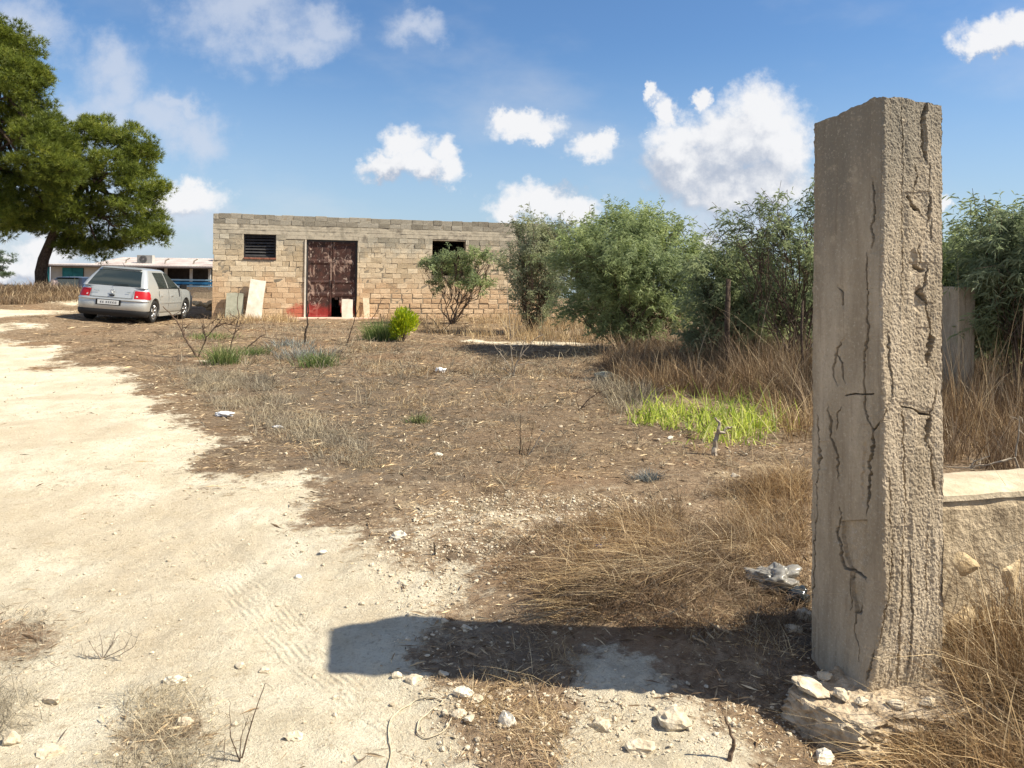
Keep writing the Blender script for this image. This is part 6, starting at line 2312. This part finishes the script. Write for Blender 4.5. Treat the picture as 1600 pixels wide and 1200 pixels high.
# ------------------------------------------------------------------ stones one can point at
STONES = [
    (625, 842, 26, 18, 'w', 'white angular stone alone in the open middle of the earth'),
    (694, 975, 14, 12, 'r', 'round pale stone at the far edge inside the pillar shadow'),
    (728, 984, 18, 12, 'r', 'longish pale stone inside the pillar shadow, right of a round one'),
    (722, 1090, 30, 20, 'w', 'broad white stone just below the pillar shadow'),
    (745, 1098, 22, 12, 'r', 'flat pale stone touching the broad white one below the shadow'),
    (716, 1118, 22, 12, 'r', 'low flat pale stone, lower left of a small heap below the shadow'),
    (734, 1128, 18, 12, 'r', 'small rounded stone at the foot of the heap below the shadow'),
    (791, 1134, 26, 34, 'w', 'tall pitted white stone standing in straw below the shadow'),
    (648, 1066, 26, 16, 'r', 'cream stone half in the near edge of the pillar shadow'),
    (692, 1058, 18, 14, 'r', 'stone just inside the near edge of the pillar shadow'),
    (620, 1060, 16, 12, 'r', 'small cream stone left of the one at the near shadow edge'),
    (375, 1044, 18, 12, 'r', 'left stone of a pair on the pale track'),
    (412, 1052, 20, 10, 'r', 'flatter right stone of a pair on the pale track'),
    (272, 1070, 34, 20, 'w', 'big pale stone at the top of the flattened straw patch'),
    (285, 1134, 30, 18, 'r', 'pale stone inside the flattened straw patch'),
    (458, 1154, 30, 12, 'r', 'flat stone sunk in the track at the bottom'),
    (20, 1164, 34, 22, 'r', 'rough stone in the bottom left corner'),
    (80, 1096, 34, 20, 'r', 'crumbling stone near the left edge with a dark hollow'),
    (77, 1180, 40, 16, 'r', 'low stone on the track near the bottom left corner'),
    (873, 816, 18, 12, 'w', 'small white stone in the litter right of centre'),
    (832, 866, 12, 8, 'w', 'little white stone at the left tip of the dry grass heap'),
    (820, 815, 14, 8, 'r', 'small flat stone left of the small white one in the litter'),
    (945, 850, 18, 16, 'w', 'pale broken stone beside a scrap of blue plastic'),
    (918, 846, 16, 8, 'w', 'flat white chip above the scrap of blue plastic'),
    (627, 912, 14, 10, 'r', 'small round stone between the white stone and the shadow tip'),
    (1288, 1190, 40, 18, 'w', 'white stone at the bottom edge below the footing'),
    (1052, 1132, 60, 30, 'r', 'big rounded lump of pale earth stone below the shadow'),
    (1000, 1172, 46, 20, 'r', 'low lump of pale earth stone at the bottom edge'),
    (940, 1140, 36, 18, 'r', 'smaller pale lump left of the biggest one'),
    (1268, 1074, 52, 26, 'r', 'flat grey topped slab piece lying on the left end of the footing'),
    (1311, 1086, 34, 18, 'r', 'square chunk lying on the footing at the pillar corner'),
    (1286, 1056, 24, 14, 'r', 'shaded lump behind the flat slab piece on the footing'),
    (1345, 1096, 22, 10, 'r', 'small chip on the footing below the pillar corner'),
    (1398, 1100, 30, 10, 'r', 'flat chip on the footing below the pillar front'),
    (1450, 1098, 28, 10, 'r', 'flat chip on the footing, rightmost of the chips'),
    (1246, 1132, 16, 10, 'r', 'pebble on the ground left of the footing'),
    (1230, 1108, 14, 9, 'r', 'pebble near the left tip of the footing'),
    (1258, 965, 26, 26, 'r', 'shaded stone wedged against the pillar left foot'),
    (1240, 985, 30, 18, 'r', 'flat shaded stone before the pillar left foot'),
    (1150, 745, 16, 10, 'w', 'white chip in the straw under the bright leaf patch'),
    (686, 712, 14, 8, 'w', 'white chip in mid field left of the twigs'),
    (1048, 686, 12, 8, 'w', 'white chip in front of the bright leaf patch'),
    (505, 865, 18, 6, 'w', 'long white sliver on the track right of centre left'),
    (465, 903, 14, 7, 'w', 'small white sliver on the bare track'),
    (565, 945, 12, 6, 'r', 'tiny stone near the tip of the pillar shadow'),
]
for i, (px, py, w, h, m_, lab) in enumerate(STONES):
    on_ft = 1055 < py < 1104 and px > 1262
    if on_ft:
        p = atz(px, py, .085)
    else:
        p = onG(px, py)
    k = p[1] / 1200
    me = rock_mesh('stone', (w * .5 * k * 1.1, w * .42 * k * 1.1, max(h * .55 * k, w * .26 * k)), 500 + i, 3 if w > 18 else 2, .22)
    o = link('stone', me, M['rockw'] if m_ == 'w' else M['rock'], None, (p[0], p[1], p[2] + h * .10 * k))
    if 'flat grey' in lab:
        o.rotation_euler = (.12, .18, .4)
        o.scale = (1, 1.2, .55)
    tag(o, lab, 'stone', 'loose stones on the ground')

# yellow rubble by the building corner
c = onG(316, 494)
rp = empty('rubble_heap', tuple(c), 0, 'heap of ochre rubble between the silver car and the block building', 'rubble heap')
for k in range(16):
    s_ = rng.uniform(.08, .20)
    me = rock_mesh('rubble_stone', (s_, s_ * .8, s_ * .7), 700 + k, 2, .12)
    link('stone', me, M['wallstone'], rp, (rng.normal() * .32, .5 + rng.normal() * .22, .12 + rng.random() * .30))

# ------------------------------------------------------------------ litter made by people
M['plastic_bag'] = mat_leaf('thin_plastic', [(0.0, (0.30, 0.28, 0.26)), (1.0, (0.46, 0.44, 0.41))], 0.35, 0.25, 0.5)
M['white_cloth'] = mat_noise('white_rag', (0.66, 0.66, 0.66), (0.84, 0.84, 0.84), 20, 0.8)
M['dark_bottle'] = mat_plain('dark_plastic', (0.03, 0.035, 0.035), 0.2, 0.6)
M['blue_scrap'] = mat_plain('blue_scrap', (0.05, 0.10, 0.42), 0.5)


def crumple(name, label, cat, px, py, w, d, h, mat, seed, amp=.35, sub=4, z=None, Yd=None):
    r = np.random.default_rng(seed)
    bm = bmesh.new()
    bmesh.ops.create_icosphere(bm, subdivisions=sub, radius=1.0)
    o3 = Vector((seed * 3.1, seed * 1.7, seed))
    for v in bm.verts:
        p = v.co.copy()
        w_ = mnoise.noise_vector(p * 1.1 + o3) * .5
        f = 1 + amp * (1.6 * abs(mnoise.noise(p * 1.3 + w_ + o3)) + .8 * abs(mnoise.noise(p * 2.6 + w_ + o3)) + .3 * abs(mnoise.noise(p * 6 + w_ + o3)) - .6)
        v.co = Vector((p.x * w, p.y * d, p.z * h)) * f
    me = bpy.data.meshes.new(name)
    bm.to_mesh(me)
    bm.free()
    at_ = me.attributes.new('rnd', 'FLOAT', 'POINT')
    at_.data.foreach_set('value', r.random(len(me.vertices)).astype(np.float32))
    me.polygons.foreach_set('use_smooth', np.ones(len(me.polygons), bool))
    p = onG(px, py) if Yd is None else atY(px, py, Yd)
    o = link(name, me, mat, None, (p[0], p[1], p[2] + (h * .55 if Yd is None else 0)))
    return tag(o, label, cat)


crumple('plastic_bag', 'crumpled clear plastic bag in the dry grass beside the pillar', 'plastic bag', 1212, 918, .105, .08, .06, M['plastic_bag'], 5, .6, 5)
crumple('plastic_bag', 'dirty folded piece of dark plastic wedged against the pillar', 'plastic', 1245, 945, .055, .05, .05, M['dark_bottle'], 8, .4)
crumple('rag', 'small white rag lying where the track meets the field', 'rag', 349, 650, .09, .06, .03, M['white_cloth'], 9, .5)
crumple('rag', 'small white scrap in the grey grass right of the white rag', 'rag', 434, 669, .05, .03, .02, M['white_cloth'], 10, .5)
crumple('sack', 'pale grey sack lying in the shade right of the round bush', 'sack', 946, 590, .17, .10, .06, M['slab_grey'], 11, .3)
crumple('rag', 'white knotted scrap in mid field below the yellow bush', 'rag', 688, 582, .08, .06, .05, M['white_cloth'], 12, .6)
crumple('plastic_scrap', 'scrap of blue plastic by a pale broken stone', 'plastic', 936, 856, .022, .018, .012, M['blue_scrap'], 13, .4)
crumple('plastic_bag', 'pinkish bag hanging on a stick beside the leaning pine trunk', 'plastic bag', 83, 444, .14, .12, .20, mat_noise('pinkish_bag', (0.62, 0.46, 0.40), (0.78, 0.62, 0.56), 6, 0.7), 14, .3, 3, None, 30.2)

# pale cord looping over the track
pts = [(706, 1128), (694, 1146), (668, 1158), (650, 1150), (655, 1128), (676, 1112), (690, 1105), (692, 1098), (676, 1094), (650, 1098), (628, 1112), (610, 1128), (606, 1150), (612, 1180), (606, 1215)]
P = np.array([onG(x, y, .006) for x, y in pts])
t = np.linspace(0, len(P) - 1, 80)
P = np.stack([np.interp(t, np.arange(len(P)), P[:, k]) for k in range(3)], 1)
for _ in range(3):
    P[1:-1] = (P[:-2] + P[1:-1] * 2 + P[2:]) / 4
P[:, 2] = H(P[:, 0], P[:, 1]) + .006
c = P[0].copy()
g = MB()
g.tube(P - c, .0026, 6)
tag(g.build('cord', mat_noise('pale_cord', (0.42, 0.35, 0.24), (0.62, 0.54, 0.40), 30, 0.8), None, True, tuple(c)), 'pale looping cord lying on the wheel marks below the shadow tip', 'cord')
